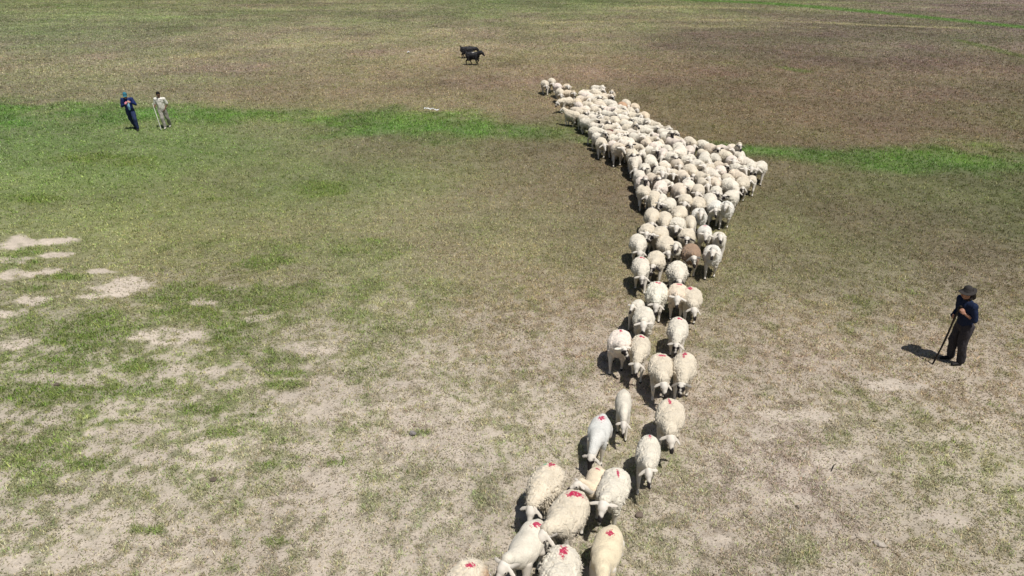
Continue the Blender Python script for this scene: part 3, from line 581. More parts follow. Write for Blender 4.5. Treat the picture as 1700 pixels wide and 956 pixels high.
# ------------------------------------------------------------------ the sheep one can single out, from the camera outwards
# (rump pixel, withers pixel) of the photo -> a place and a heading on the ground
W, S_, G = 'woolly', 'shorn', 'shaggy'
CREAM = (.63, .555, .43); PALE = (.665, .61, .50); WHITE = (.69, .655, .57); YEL = (.70, .60, .42); TAN = (.66, .55, .40)
FRONT = [
 # rump, withers, pose, wool, flip, options, label
 ((786,950),(748,1005),'mid',G,0,dict(tint=CREAM,rust=1.0,mark=(0,.24,.055,.035,.5)),'woolly sheep with rust orange fringe, leftmost at the bottom edge'),
 ((941,916),(914,993),'low',G,0,dict(tint=PALE,mark=(0,.26,.045,.10,.15)),'shaggy sheep at the bottom edge with a long dark crimson stripe down its back'),
 ((1018,878),(998,955),'low_b',S_,0,dict(tint=YEL,mark=(0,.22,.045,.055,.3)),'yellowish short haired sheep at the bottom edge, rightmost of the leading group'),
 ((896,872),(853,945),'mid_b',S_,0,dict(tint=PALE,nose=0,mark=(.02,.30,.045,.055,-.4),scale=1.05),'smooth pale sheep at the bottom edge beside the big woolly sheep with crimson mark'),
 ((962,824),(921,890),'tilted',W,0,dict(tint=CREAM,mark=(.02,.26,.05,.10,-1.0),scale=1.08),'largest woolly sheep of the leading group with broad crimson mark and dark nose'),
 ((923,776),(887,828),'low_b',G,0,dict(tint=CREAM,nose=0,green=1,mark=(-.02,.36,.06,.05,.2)),'shaggy sheep left of the leading group with crimson and green rump marks'),
 ((994,772),(986,806),'side',S_,1,dict(tint=(.74,.62,.45),scale=.80,rust=.6,mark=(.0,.28,.05,.022,.4)),'small cream lamb with white face turned sideways between two woolly sheep'),
 ((1028,784),(1008,835),'mid',W,1,dict(tint=PALE,mark=(-.02,.24,.02,.07,-.3)),'woolly sheep with thin pink streak, on the right of the leading group'),
 ((1003,682),(989,728),'grazing',S_,0,dict(tint=(.64,.63,.58),face=1,eye=1,scale=.92,mark=(0,.36,.045,.05,0)),'smooth white sheep with black lower face bent down and crimson rump mark'),
 ((1037,632),(1036,690),'low',S_,0,dict(tint=PALE,fat=.74,scale=.95,nose=1),'slim unmarked white lamb walking head down with ears spread sideways'),
 ((1117,660),(1110,712),'low_b',W,0,dict(tint=CREAM,mark=(-.04,.30,.02,.05,.3),scale=1.04),'woolly sheep with creased fleece and tiny red mark, nearest above the narrow curly one'),
 ((1080,726),(1074,772),'mid_b',W,1,dict(tint=PALE,fat=.82,nose=1,mark=(0,.37,.03,.05,0)),'narrow curly sheep stepping forward on a long white front leg beside the open ground'),
 ((1033,542),(1024,575),'turned',W,0,dict(tint=(.76,.66,.56),eye=1,mark=(0,.32,.018,.04,.2)),'wide woolly sheep with pinkish side, leftmost of the four at the shepherd level'),
 ((1067,550),(1059,588),'low',W,0,dict(tint=CREAM,fat=.88,mark=(0,.40,.05,.02,0)),'sheep with shorn neck and long lowered face, second from left at the shepherd level'),
 ((1098,584),(1098,618),'low_b',W,0,dict(tint=CREAM,mark=(0,.37,.055,.025,0),scale=1.0),'broad cream sheep with flat red mark, third from left at the shepherd level'),
 ((1139,582),(1135,618),'low',W,1,dict(tint=CREAM,eye=1,ear=.6,mark=(.02,.26,.025,.07,.1)),'cream sheep with black eye patches and crimson cross mark, rightmost at the shepherd level'),
 ((1129,523),(1124,556),'low',W,0,dict(tint=PALE,eye=1,fat=.92,mark=(0,.38,.04,.02,0)),'woolly sheep with dark rimmed face walking alone behind the cross marked sheep'),
 ((1063,488),(1054,502),'raised',S_,0,dict(tint=PALE,scale=.82,fat=.85),'young white sheep with raised head on the left rim of the column'),
 ((1070,508),(1069,530),'mid',W,1,dict(tint=PALE,nose=1),'white faced sheep with black nose just below the young sheep with raised head'),
 ((1092,466),(1090,490),'low',G,0,dict(tint=(.72,.68,.56),mark=(0,.40,.05,.02,0)),'sheep with thick ruff of wool behind a shorn neck and long face'),
 ((1127,468),(1125,492),'mid',W,0,dict(tint=(.72,.60,.46),mark=(0,.40,.05,.025,0)),'buff sheep with white head and black nose right of the ruffed sheep'),
 ((1150,474),(1149,500),'low_b',W,0,dict(tint=CREAM,nose=1,mark=(-.06,.36,.04,.05,.4)),'crimson marked sheep with ears stretched sideways, on the right rim below the brown sheep'),
 ((1065,424),(1066,446),'low',W,0,dict(tint=PALE,eye=.6,mark=(0,.42,.06,.02,0)),'white sheep with crimson rump mark stepping out on the left rim of the column'),
 ((1090,414),(1090,436),'tilted',W,0,dict(tint=CREAM,eye=1,face=.0,ear=1),'cream sheep with dark cheeks and dark ears left of the round woolly sheep'),
 ((1126,434),(1125,452),'low_b',G,0,dict(tint=PALE,ear=1,eye=1),'round woolly sheep below the brown sheep with black sides to its face'),
 ((1059,384),(1062,408),'low',W,0,dict(tint=PALE,nose=0),'sheep with long white ears stretched sideways above its shadow on the left rim'),
 ((1076,369),(1074,386),'mid',W,0,dict(tint=CREAM,eye=.5),'black nosed woolly sheep on the left rim, just above the long eared one'),
 ((1099,374),(1094,390),'turned',W,1,dict(tint=CREAM,eye=1),'cream sheep with black eye patches looking sideways near the left of the column'),
 ((1105,389),(1106,407),'low_b',W,0,dict(tint=CREAM,eye=.4),'cream sheep beside a raised headed one, left of the brown sheep'),
 ((1122,396),(1122,408),'raised',S_,0,dict(tint=PALE,ear=.8,scale=.9),'sheep with raised head and dark inner ears directly left of the brown sheep'),
 ((1142,378),(1141,393),'mid',W,0,dict(tint=CREAM,ear=1,eye=1),'cream sheep with black ears directly above the brown sheep'),
 ((1149,405),(1148,425),'mid_b',W,1,dict(tint=(.31,.21,.14),eye=.7,ear=.8,rust=0,scale=1.05),'brown sheep with white face, the one brown fleece in the walking column'),
 ((1170,368),(1172,390),'mid',S_,0,dict(tint=WHITE,nose=1,mark=(0,.42,.04,.02,0)),'white short haired sheep with black nose, right of the black eared one'),
 ((1195,381),(1195,395),'raised',S_,1,dict(tint=PALE,nose=1,scale=.95),'sheep with one ear stuck out, highest on the right rim of the narrow column'),
 ((1184,408),(1183,424),'raised',W,0,dict(tint=WHITE,nose=1,scale=1.02),'white sheep with raised head and long legs right of the brown sheep'),
 ((1084,344),(1083,360),'low',W,0,dict(tint=CREAM,eye=1,face=.8),'round sheep with black and white face on the left rim where flock narrows'),
 ((1105,348),(1104,367),'low',W,0,dict(tint=CREAM,ear=.9,eye=.8),'cream sheep with dark cheeks, right of the black and white faced one'),
 ((1131,338),(1126,356),'low_b',W,1,dict(tint=CREAM,eye=.8),'large cream sheep in the narrowing of the flock with dark side to its face'),
 ((1127,360),(1124,374),'mid',G,0,dict(tint=PALE),'white sheep with ruffled neck wool below the large cream one'),
 ((1147,354),(1148,370),'low',S_,0,dict(tint=CREAM,ear=.8,fat=.85),'slim cream sheep lowering its head between a ruffled and a red spotted sheep'),
 ((1161,345),(1163,357),'raised',W,0,dict(tint=WHITE,nose=.4),'white sheep with pricked ears right behind the slim cream one'),
 ((1161,323),(1159,340),'low_b',W,0,dict(tint=CREAM,eye=1),'cream sheep with black eye patches above the white one with pricked ears'),
 ((1138,320),(1140,334),'mid_b',W,0,dict(tint=CREAM),'plain cream sheep between two dark eyed ones where the flock widens'),
 ((1113,327),(1108,340),'turned',W,1,dict(tint=PALE,eye=1),'pale sheep with head turned left and black eye patch near the left rim'),
 ((1100,318),(1099,334),'tilted',S_,0,dict(tint=PALE,fat=.82),'narrow white sheep squeezed between two wide ones near the left rim'),
 ((1086,313),(1087,331),'grazing',W,0,dict(tint=CREAM,eye=.7),'round cream sheep seen from above with its head hidden low near the left rim'),
 ((1068,305),(1071,319),'low_b',W,0,dict(tint=CREAM,nose=1),'outermost sheep on the left rim where the flock starts to narrow'),
 ((1181,318),(1178,334),'low',W,0,dict(tint=PALE,nose=1),'pale sheep with dark nose behind the two white ones on the right rim'),
 ((1190,331),(1186,344),'mid_b',W,1,dict(tint=WHITE,eye=.6),'white sheep with dark eye beside the long legged one on the right rim'),
 ((1208,333),(1205,347),'raised',W,0,dict(tint=WHITE,nose=.7),'white sheep with long visible legs, lowest on the right rim of the dense flock'),
 ((1219,313),(1211,328),'turned',W,1,dict(tint=PALE,ear=1,eye=1),'black eared pale sheep on the right rim just above the long legged white one'),
 ((1236,290),(1231,306),'low_b',W,0,dict(tint=CREAM,eye=.9),'cream sheep with dark eye on the right rim below the outermost pair'),
 ((1266,264),(1261,280),'tilted',W,0,dict(tint=PALE,eye=.3),'outermost sheep of the flock on its far right corner'),
 ((1250,268),(1248,280),'mid',W,0,dict(tint=PALE),'pale sheep second from the far right corner of the flock'),
 ((1250,284),(1249,294),'mid_b',S_,0,dict(tint=CREAM,eye=.8,scale=.85),'small sheep with dark face tucked below the outermost pair on the right corner'),
 # the tail of the flock, far off
 ((902,131),(908,140),'low',W,0,dict(tint=CREAM,eye=.6),'last sheep of the flock, farthest left and farthest away'),
 ((914,127),(919,137),'low',W,0,dict(tint=CREAM),'second last sheep of the flock, touching the farthest one'),
 ((924,135),(929,146),'low_b',W,0,dict(tint=(.72,.62,.54)),'pinkish sheep third from the far end of the flock'),
 ((928,144),(932,154),'low',W,0,dict(tint=CREAM),'cream sheep with white legs fourth from the far end of the flock'),
 ((939,138),(944,145),'mid',W,0,dict(tint=TAN),'tan sheep at the far end slightly right of the leaving file'),
 ((938,149),(952,153),'mid_b',W,0,dict(tint=TAN,eye=.4),'tan sheep at the far end looking right with a white head'),
 ((947,162),(934,164),'low',W,0,dict(tint=CREAM,eye=.5,nose=1),'sheep standing broadside to the left at the far end of the flock'),
 ((957,160),(961,172),'tilted',W,0,dict(tint=TAN),'tan sheep pressed against the broadside one at the far end'),
 ((957,186),(943,184),'mid',W,0,dict(tint=CREAM),'cream sheep turned left on the left rim below the broadside one'),
 ((1016.5,147),(1015.5,156),'raised',W,0,dict(tint=TAN,eye=.6,scale=.9),'single tan sheep standing alone to the right of the far end of the flock'),
 ((1031,167),(1037,176),'low',W,0,dict(tint=(.50,.32,.20)),'reddish brown backed sheep on the right rim at the far end'),
 ((1037,163),(1043,171),'low',W,0,dict(tint=CREAM),'cream sheep beside the reddish backed one on the right rim'),
 ((1052,168),(1057,179),'low_b',W,0,dict(tint=TAN),'tan sheep on the right rim behind one with black and white face'),
 ((1043,176),(1051,186),'tilted',W,0,dict(tint=CREAM,eye=1,ear=1),'cream sheep with black and white face on the right rim at the far end'),
 ((1068,183),(1074,193),'low',W,0,dict(tint=TAN),'tan sheep apart on the right rim above the long bank of backs'),
]
placed = []
def place_pair(r, w, zz=.70):
    x0, y0 = ground_at(r[0], r[1], zz); x1, y1 = ground_at(w[0], w[1], zz)
    return (x0 + x1) / 2, (y0 + y1) / 2, math.atan2(x1 - x0, -(y1 - y0)), math.hypot(x1 - x0, y1 - y0)
for (r, w, pose, wool, flip, opt, label) in FRONT:
    sh_ = lambda p: (p[0], p[1] - max(0, p[1] - 600) * .045)
    x, y, h, L = place_pair(sh_(r), sh_(w))
    print('len %.2f at %.1f %.1f' % (L, x, y), label[:40]) if not .45 < L < 1.1 else None
    sheep(x, y, h, pose, wool, bool(flip), label=label, **opt); placed.append((x, y, h))

# ------------------------------------------------------------------ the dense flock behind them
POLY = [(1066,312),(1060,290),(1054,268),(1044,256),(1030,250),(1012,243),(998,238),(990,226),(984,212),(972,200),(962,192),(958,180),(962,172),(966,160),(974,148),(990,146),(1006,158),(1016,168),(1028,180),(1046,190),(1064,194),(1082,204),(1098,213),(1118,224),(1140,231),(1162,236),(1184,242),(1206,246),(1224,250),(1238,262),(1243,280),(1232,288),(1226,306),(1214,324),(1190,324),(1172,318),(1150,318),(1128,318),(1108,316),(1084,312)]
PW = [ground_at(px, py, .6) for px, py in POLY]
def inside(x, y):
    c = False; n = len(PW)
    for i in range(n):
        x0, y0 = PW[i]; x1, y1 = PW[i - 1]
        if (y0 > y) != (y1 > y) and x < (x1 - x0) * (y - y0) / (y1 - y0) + x0: c = not c
    return c
def flow(x, y):
    """heading of the flock: it slants right until the corner, then comes straight on"""
    t = float(sstep(25, 29, np.array([y]))[0]); return t * math.radians(26) + (1 - t) * math.radians(-6)
xs = [p[0] for p in PW]; ys = [p[1] for p in PW]; fill = []
def clear(x, y, h, pts, wx, wy):
    ca, sa = math.cos(h), math.sin(h)
    for (a, b2, h2) in pts:
        dx, dy = a - x, b2 - y
        if abs(dx) > 2 or abs(dy) > 2: continue
        u = dx * ca + dy * sa; v = -dx * sa + dy * ca
        if (u / wx) ** 2 + (v / wy) ** 2 < 1: return False
    return True
rs = random.Random(21)
for wx, wy, tries in ((.45, .74, 15000), (.40, .62, 30000)):
    for _ in range(tries):
        x = rs.uniform(min(xs), max(xs)); y = rs.uniform(min(ys), max(ys))
        if not inside(x, y): continue
        h = flow(x, y) + rs.gauss(0, .17)
        if clear(x, y, h, fill, wx, wy) and clear(x, y, h, placed, wx * .92, wy * .9): fill.append((x, y, h))
print('sheep placed', len(placed), 'fill', len(fill))
def region(x, y):
    band = 'far tip' if y > 39 else 'far slanting part' if y > 35 else 'slanting middle part' if y > 31.5 else 'upper wide part' if y > 28 else 'lower wide part'
    near_ = sorted(q[0] for q in fill if abs(q[1] - y) < 1.6); t = near_.index(x) / max(1, len(near_) - 1)
    return ('left third' if t < .34 else 'right third' if t > .67 else 'middle third') + ' of the ' + band
dark_i = min(range(len(fill)), key=lambda i: math.hypot(fill[i][0] - ground_at(1010, 216, .6)[0], fill[i][1] - ground_at(1010, 216, .6)[1]))
for i, (x, y, h) in enumerate(fill):
    dark = rs.random() < (.46 if y < 33 else .25); pose = rs.choice(['low', 'low_b', 'mid', 'mid_b', 'grazing', 'tilted', 'turned'] if not dark else ['mid', 'mid_b', 'raised', 'turned', 'tilted', 'low_b']); wool = rs.choice([W, W, W, S_])
    base = rs.choice([CREAM, CREAM, PALE, PALE, (.69, .62, .51), (.63, .54, .42), (.68, .59, .50)]); j = rs.uniform(.95, 1.10)
    kw = dict(tint=tuple(q * j for q in base), scale=rs.choice([rs.uniform(.97, 1.10), rs.uniform(.97, 1.10), rs.uniform(.84, 1.0)]), fat=rs.uniform(.9, 1.06), flip=rs.random() < .5, nose=0 if not dark else 1)
    rg = region(x, y); lab = 'plain cream sheep packed in the %s of the flock' % rg; grp = 'plain sheep in the %s of the flock' % rg
    if dark: lab = 'dark faced sheep packed in the %s of the flock' % rg; grp = 'dark faced sheep in the %s of the flock' % rg
    if dark: kw.update(eye=rs.choice([1, 1, .8]), ear=rs.choice([0, 1, 1]), face=rs.choice([0, 0, 1]))
    if i == dark_i: lab, grp = 'chocolate brown sheep surrounded by cream ones in the far half of the flock', None; kw.update(tint=(.12, .05, .04), nose=1, face=0, eye=0, ear=0)
    sheep(x, y, h, pose, wool, label=lab, group=grp, **kw)

# ------------------------------------------------------------------ two black goats far behind
def goat(px, py, heading, pose, label, white, scale):
    x, y = ground_at(px, py, .45); root = empty('goat', (x, y, hz(x, y)), heading, scale); thing(root, label, 'goat')
    bo = bpy.data.objects.new('body', get_body(pose, True)); C.objects.link(bo); bo.parent = root
    bo.color = (.016, .016, .018, 1) if not white else (.03, .03, .032, 1)
    for k_ in ('k_nose', 'k_eye', 'k_ear', 'k_face'): bo[k_] = 0.0
    fl = bpy.data.objects.new('coat', get_fleece(pose, 'goat')); C.objects.link(fl); fl.parent = root
    fl['m_on'] = 1.0 if white else 0.0; fl['m_x'] = 0.06; fl['m_y'] = -.02
    if white:   # a broad white blaze down the face
        hb, d, s, u = head_frame(pose); B = Blob(); B.cap(hb + d * .04 + u * .035, .045, hb + d * .19 + u * .014, .032, (s, .8)); me = B.build('blaze', .012, 2); me.materials.append(m_white)
        o = bpy.data.objects.new('face_blaze', me); C.objects.link(o); o.parent = root; o['label'] = 'white blaze down the face'
    return root
m_white, nt, b = mat('white_hair'); b.inputs['Base Color'].default_value = (.72, .70, .64, 1)
goat(775.5, 86, math.radians(88), 'low', 'all black goat with raised tail walking right, partly behind the white faced goat', False, 1.15)
goat(785, 97, math.radians(68), 'mid', 'black goat with white blaze on its face and a white patch on its back', True, 1.2)
# ------------------------------------------------------------------ people
def plain(name, col, rough=0.85, bump=0.0, scale=30.0, vary=0.25):
    m, nt, b = mat(name); tc = N(nt, 'ShaderNodeTexCoord'); n = tex(nt, 'ShaderNodeTexNoise', scale, tc.outputs['Object'], 5, .65)
    nt.links.new(MIX(nt, n, tuple(q * (1 - vary) for q in col), tuple(min(1, q * (1 + vary)) for q in col)), b.inputs['Base Color']); b.inputs['Roughness'].default_value = rough
    if bump:
        bp = N(nt, 'ShaderNodeBump'); bp.inputs['Strength'].default_value = bump; bp.inputs['Distance'].default_value = .02; nt.links.new(n, bp.inputs['Height']); nt.links.new(bp.outputs[0], b.inputs['Normal'])
    return m
def hand(B, w, d, pn, thumb_side, curl, k=1.0):
    """palm and five fingers: w wrist, d direction, pn palm normal, curl in radians per joint"""
    w = V3(w); d = V3(d).normalized(); pn = V3(pn); pn = (pn - d * pn.dot(d)).normalized(); s = d.cross(pn) * thumb_side
    B.ell(w + d * .048 * k, (.040 * k, .050 * k, .017 * k), (s, d, pn))
    for i, (o, L) in enumerate(((.030, .068), (.010, .076), (-.011, .071), (-.030, .056))):
        p = w + d * .085 * k + s * (o * k); a = 0; r = .0098 * k
        B.cap(w + d * .04 * k + s * (o * k * .8), r * 1.15, p, r * 1.05)
        for j, f_ in enumerate((.45, .30, .25)):
            a += curl * (1.0 if j else .8); q = p + (d * math.cos(a) + pn * math.sin(a)) * (L * f_ * k); B.cap(p, r, q, r * .9); p = q; r *= .92
    p = w + d * .02 * k + s * (.030 * k); a = .7 - .3 * curl
    for j, L in enumerate((.036, .030, .024)):
        q = p + (d * math.cos(a) + s * math.sin(a) * .8 + pn * (.35 + .5 * min(curl, 1)) * (j + .6) * .6).normalized() * (L * k); B.cap(p, .013 * k - .0015 * j, q, .012 * k - .0015 * j); p = q; a -= .35
def person(px, py, rz, J, label, skin, clothes, scale=1.0):
    x, y = ground_at(px, py); root = empty('person', (x, y, hz(x, y)), rz, scale); thing(root, label, 'person')
    B = Blob(); g = lambda n: V3(J[n])
    pel, che, nek, hd = g('pelvis'), g('chest'), g('neck'), g('head')
    B.cap(pel, .135, che, .145, (V3((0, 1, 0)), .72)); B.ell(che + V3((0, 0, .06)), (.175, .105, .16)); B.cap(che + V3((0, 0, .12)), .075, hd - V3((0, 0, .05)), .056)
    f = V3(J.get('face', (0, -1, -.2))).normalized(); s = V3((-f.y, f.x, 0)).normalized(); u = s.cross(f); u = -u if u.z < 0 else u
    B.ell(hd, (.077, .097, .112), (s, f, u)); B.ell(hd + f * .045 - u * .065, (.052, .05, .05), (s, f, u))
    B.cap(hd + f * .092 + u * .012, .011, hd + f * .112 - u * .022, .016); B.cap(hd + f * .094 - u * .058 - s * .018, .010, hd + f * .094 - u * .058 + s * .018, .010)
    for k in (-1, 1):
        B.ell(hd + s * (.079 * k) - u * .005, (.012, .020, .032), (s, f, u)); B.ell(hd + s * (.032 * k) + f * .084 + u * .012, (.014, .010, .009), (s, f, u)); B.cap(hd + s * (.018 * k) + f * .09 + u * .032, .009, hd + s * (.05 * k) + f * .08 + u * .030, .008)
    eyes = [hd + s * (.032 * k) + f * .092 + u * .012 for k in (-1, 1)]
    for sd, k in (('l', 1), ('r', -1)):
        sh, el, wr = g('sh_' + sd), g('el_' + sd), g('wr_' + sd)
        B.cap(sh, .055, el, .040); B.cap(el, .040, wr, .026); d, pn, cu = J['hand_' + sd]; hand(B, wr, d, pn, k if J.get('flip_' + sd) is None else -k, cu, 1.05)
        hp, kn, an, toe = g('hip_' + sd), g('kn_' + sd), g('an_' + sd), g('toe_' + sd)
        B.cap(hp, .088, kn, .055); B.cap(kn, .056, an, .036); B.cap(an - V3((0, 0, .03)), .034, toe, .028)
    me = B.build('body', .0075, 2); p = coords(me); e = np.zeros(len(p))
    for q in eyes: e = np.maximum(e, np.linalg.norm(p - np.array(q), axis=1) < .012)
    lip = np.linalg.norm((p - np.array(hd + f * .103 - u * .058)) / np.array([1, 1, .5]), axis=1) < .022
    attr(me, 'feat', np.clip(e + .35 * lip, 0, 1)); me.materials.append(skin)
    o = bpy.data.objects.new('body', me); C.objects.link(o); o.parent = root
    for nm, build, m, voxel, amp in clothes:
        B = Blob(); build(B, g, (hd, f, s, u)); me = B.build(nm, voxel, 2); p = coords(me); n = normals(me)
        if amp:
            q = p * np.array([1, 1, .55]); dsp = (noise3(q, .07, 7) - .5) * amp + (noise3(q + 3, .03, 8) - .5) * amp * .45; set_coords(me, p + n * dsp[:, None])
        me.materials.append(m); o = bpy.data.objects.new(nm, me); C.objects.link(o); o.parent = root
    return root
def skin_mat(name, col):
    m, nt, b = mat(name); a = N(nt, 'ShaderNodeAttribute', attribute_name='feat'); nt.links.new(MIX(nt, a.outputs['Fac'], col, (.015, .010, .008)), b.inputs['Base Color']); b.inputs['Roughness'].default_value = .5; b.inputs['Specular IOR Level'].default_value = .3; return m
def torso(B, g, fat=.012, hem=None):
    pel, che = g('pelvis'), g('chest'); lo = V3(hem) if hem else pel + V3((0, 0, .02))
    B.cap(lo, .150 + fat, che, .152 + fat, (V3((0, 1, 0)), .74)); B.ell(che + V3((0, 0, .06)), (.185 + fat, .112 + fat, .165)); B.cap(che + V3((0, 0, .14)), .085 + fat, g('neck'), .066)
def sleeves(B, g, r=.012, to=1.0):
    for sd in 'lr':
        sh, el, wr = g('sh_' + sd), g('el_' + sd), g('wr_' + sd); B.cap(g('chest') + V3((0, 0, .12)), .09, sh, .066 + r)
        if to <= 1: B.cap(sh, .060 + r, sh + (el - sh) * to, .052 + r)
        else: B.cap(sh, .060 + r, el, .046 + r); B.cap(el, .046 + r, el + (wr - el) * (to - 1), .036 + r)
def legs(B, g, r=.02, end=.95):
    B.cap(g('pelvis') + V3((0, 0, .04)), .150, g('pelvis') - V3((0, 0, .06)), .150, (V3((0, 1, 0)), .8))
    for sd in 'lr':
        hp, kn, an = g('hip_' + sd), g('kn_' + sd), g('an_' + sd); B.cap(hp, .098 + r * .6, kn, .066 + r); B.cap(kn, .066 + r, kn + (an - kn) * end, .052 + r)
def shoes(B, g, *_):
    for sd in 'lr': an, toe = g('an_' + sd), g('toe_' + sd); B.cap(an - V3((0, 0, .035)), .048, toe, .036, (V3((0, 0, 1)), .85)); B.cap(an - V3((0, 0, .035)), .046, an + V3((0, 0, .02)), .045)
def hair(B, g, H):
    hd, f, s, u = H; B.ell(hd - f * .022 + u * .030, (.088, .100, .105), (s, f, u)); B.ell(hd + f * .035 + u * .085, (.062, .050, .030), (s, f, u))
def disc(B, c, n_, f, s, r_f, r_s, th, droop=0.0):
    k = 18
    for i in range(k):
        a0, a1 = 2 * math.pi * i / k, 2 * math.pi * (i + 1) / k
        p0 = c + f * (math.cos(a0) * r_f) + s * (math.sin(a0) * r_s) - n_ * (droop * abs(math.sin(a0))); p1 = c + f * (math.cos(a1) * r_f) + s * (math.sin(a1) * r_s) - n_ * (droop * abs(math.sin(a1)))
        B.cap(p0, th, p1, th); B.cap(c, th * 1.2, p0, th); B.cap(c + (p0 - c) * .5, th * 1.1, (p0 + p1) / 2, th)
# shepherd on the right, leaning on a dark staff
def brim_hat(B, g, H):
    hd, f, s, u = H; c = hd + u * .055; B.cap(c - u * .01, .094, c + u * .028 - f * .01, .080); 
    for t in (1.0, .75, .5): disc(B, c + u * .005, u, f, s, .160 * t, .135 * t, .009, .045 * t)
def hair_back(B, g, H):
    hd, f, s, u = H; B.ell(hd - f * .050 - u * .01, (.092, .075, .11), (s, f, u)); B.cap(hd - f * .10 - u * .03, .062, hd - f * .12 - u * .13, .055); B.ell(hd - u * .13 - f * .02, (.085, .08, .05), (s, f, u))
JA = dict(pelvis=(0, -.05, .93), chest=(0, -.13, 1.24), neck=(0, -.18, 1.46), head=(0, -.215, 1.62), face=(-.05, -1, -.22),
 sh_l=(.185, -.14, 1.40), el_l=(.225, -.07, 1.12), wr_l=(.15, -.25, 1.23), hand_l=((-.45, -.40, .60), (-.8, .1, -.3), 1.0),
 sh_r=(-.185, -.15, 1.40), el_r=(-.24, -.10, 1.12), wr_r=(-.08, -.30, 1.08), hand_r=((.6, -.45, .1), (.3, .9, 0), 1.0),
 hip_l=(.095, -.04, .90), kn_l=(.105, -.05, .49), an_l=(.10, .05, .09), toe_l=(.12, -.12, .035),
 hip_r=(-.095, -.04, .90), kn_r=(-.11, -.09, .49), an_r=(-.12, -.03, .09), toe_r=(-.14, -.20, .035))
tan_skin = skin_mat('tanned_skin', (.34, .17, .11)); dark_skin = skin_mat('dark_skin', (.16, .085, .055)); mid_skin = skin_mat('fair_skin', (.46, .25, .18))
navy = plain('navy_cotton', (.012, .020, .050), .8, .4, 22); charcoal = plain('charcoal_cloth', (.045, .040, .044), .85, .5, 18)
SH = person(1584, 602, math.radians(-86), JA, 'shepherd in navy sweater, dark trousers and brimmed hat leaning on a staff', tan_skin, [
 ('trousers', lambda B, g, H: legs(B, g, .024), charcoal, .013, .030),
 ('sweater', lambda B, g, H: (torso(B, g, .018), [B.cap(g('chest') + V3((0, 0, .12)), .09, g('sh_' + k), .078) for k in 'lr'], B.cap(g('sh_l'), .072, g('el_l'), .064), B.cap(g('el_l'), .062, g('el_l') + (g('wr_l') - g('el_l')) * .25, .052), B.cap(g('sh_r'), .072, g('el_r'), .060), B.cap(g('el_r'), .060, g('wr_r'), .042)), navy, .012, .022),
 ('shoe', shoes, plain('black_shoe_leather', (.018, .016, .016), .6), .010, .0),
 ('hair', hair_back, plain('dark_hair', (.016, .012, .010), .7, .8, 60), .011, .02),
 ('hat', brim_hat, plain('grey_felt', (.040, .036, .034), .9, .2), .009, .004)])
stick_m = plain('dark_wood', (.022, .017, .014), .7, .3, 40)
def staff(name, mid_, parent_pt, rz, p0, p1, r0, r1, label, cat, knob=0):
    root_x, root_y = parent_pt; ca, sa = math.cos(rz), math.sin(rz)
    tr_ = lambda p: V3((root_x + p[0] * ca - p[1] * sa, root_y + p[0] * sa + p[1] * ca, p[2]))
    a, b2 = tr_(p0), tr_(p1); B = Blob(); n = 7; pts = []
    for i in range(n + 1):
        t = i / n; q = (b2 - a) * t; pts.append((q + V3((math.sin(t * 5) * .008, math.cos(t * 7) * .006, 0)), r0 + (r1 - r0) * t + .0015 * math.sin(i * 2.4)))
    B.chain(pts)
    if knob: B.ell(b2 - a, (knob, knob, knob * .9))
    me = B.build(name, .006, 1); me.materials.append(mid_); o = bpy.data.objects.new(name, me); C.objects.link(o); o.location = a; thing(o, label, cat); return o
gp = lambda px, py: ground_at(px, py)
staff('staff', stick_m, gp(1584, 602), math.radians(-86), (.05, -.50, .0), (.065, -.315, 1.36), .017, .021, 'dark wooden staff the shepherd on the right leans on', 'staff', .028)
# man in blue jacket walking
blue_j = plain('dark_blue_jacket', (.012, .022, .095), .6, .4, 20); jeans = plain('blue_jeans', (.028, .040, .095), .85, .4, 24); lb = plain('light_blue_shirt', (.32, .58, .86), .8, .2, 20); teal = plain('teal_cap_cloth', (.035, .15, .20), .8)
JB = dict(pelvis=(0, 0, .95), chest=(-.01, -.03, 1.27), neck=(-.01, -.06, 1.48), head=(-.02, -.10, 1.62), face=(.25, -1, -.65),
 sh_l=(.19, -.03, 1.42), el_l=(.33, -.10, 1.20), wr_l=(.20, -.27, 1.33), hand_l=((-.7, -.3, .45), (-.3, .6, -.5), .7),
 sh_r=(-.20, -.03, 1.41), el_r=(-.27, -.08, 1.12), wr_r=(-.05, -.26, 1.24), hand_r=((.8, -.35, .35), (.2, .8, .2), .8),
 hip_l=(.10, -.02, .92), kn_l=(.20, -.20, .54), an_l=(.20, -.16, .11), toe_l=(.23, -.33, .035),
 hip_r=(-.10, .0, .92), kn_r=(-.10, .06, .50), an_r=(-.03, .24, .14), toe_r=(-.03, .10, .035))
def jacket(B, g, H):
    torso(B, g, .028, (0, 0, .90)); B.cap((-.02, .02, .93), .175, (0, 0, 1.05), .17, (V3((0, 1, 0)), .72)); sleeves(B, g, .018, 1.85)
def shirt_front(B, g, H): B.cap((.045, -.135, .98), .048, (.035, -.150, 1.28), .060, (V3((0, 1, 0)), .45))
def cap_(B, g, H):
    hd, f, s, u = H; B.ell(hd + u * .035 - f * .012, (.094, .108, .105), (s, f, u)); 
    for t in (1, .7): disc(B, hd + u * .045 + f * .075, u, f, s, .095 * t, .075 * t, .009, .02)
person(224, 216, math.radians(8), JB, 'man in dark blue jacket, light blue shirt and teal cap walking with a phone', mid_skin, [
 ('trousers', lambda B, g, H: legs(B, g, .018), jeans, .013, .026), ('jacket', jacket, blue_j, .013, .026), ('shirt', shirt_front, lb, .010, .006),
 ('shoe', shoes, plain('dark_shoe_leather', (.02, .02, .024), .6), .010, 0), ('cap', cap_, teal, .009, .004)], .98)
bx, by = ground_at(224, 216)
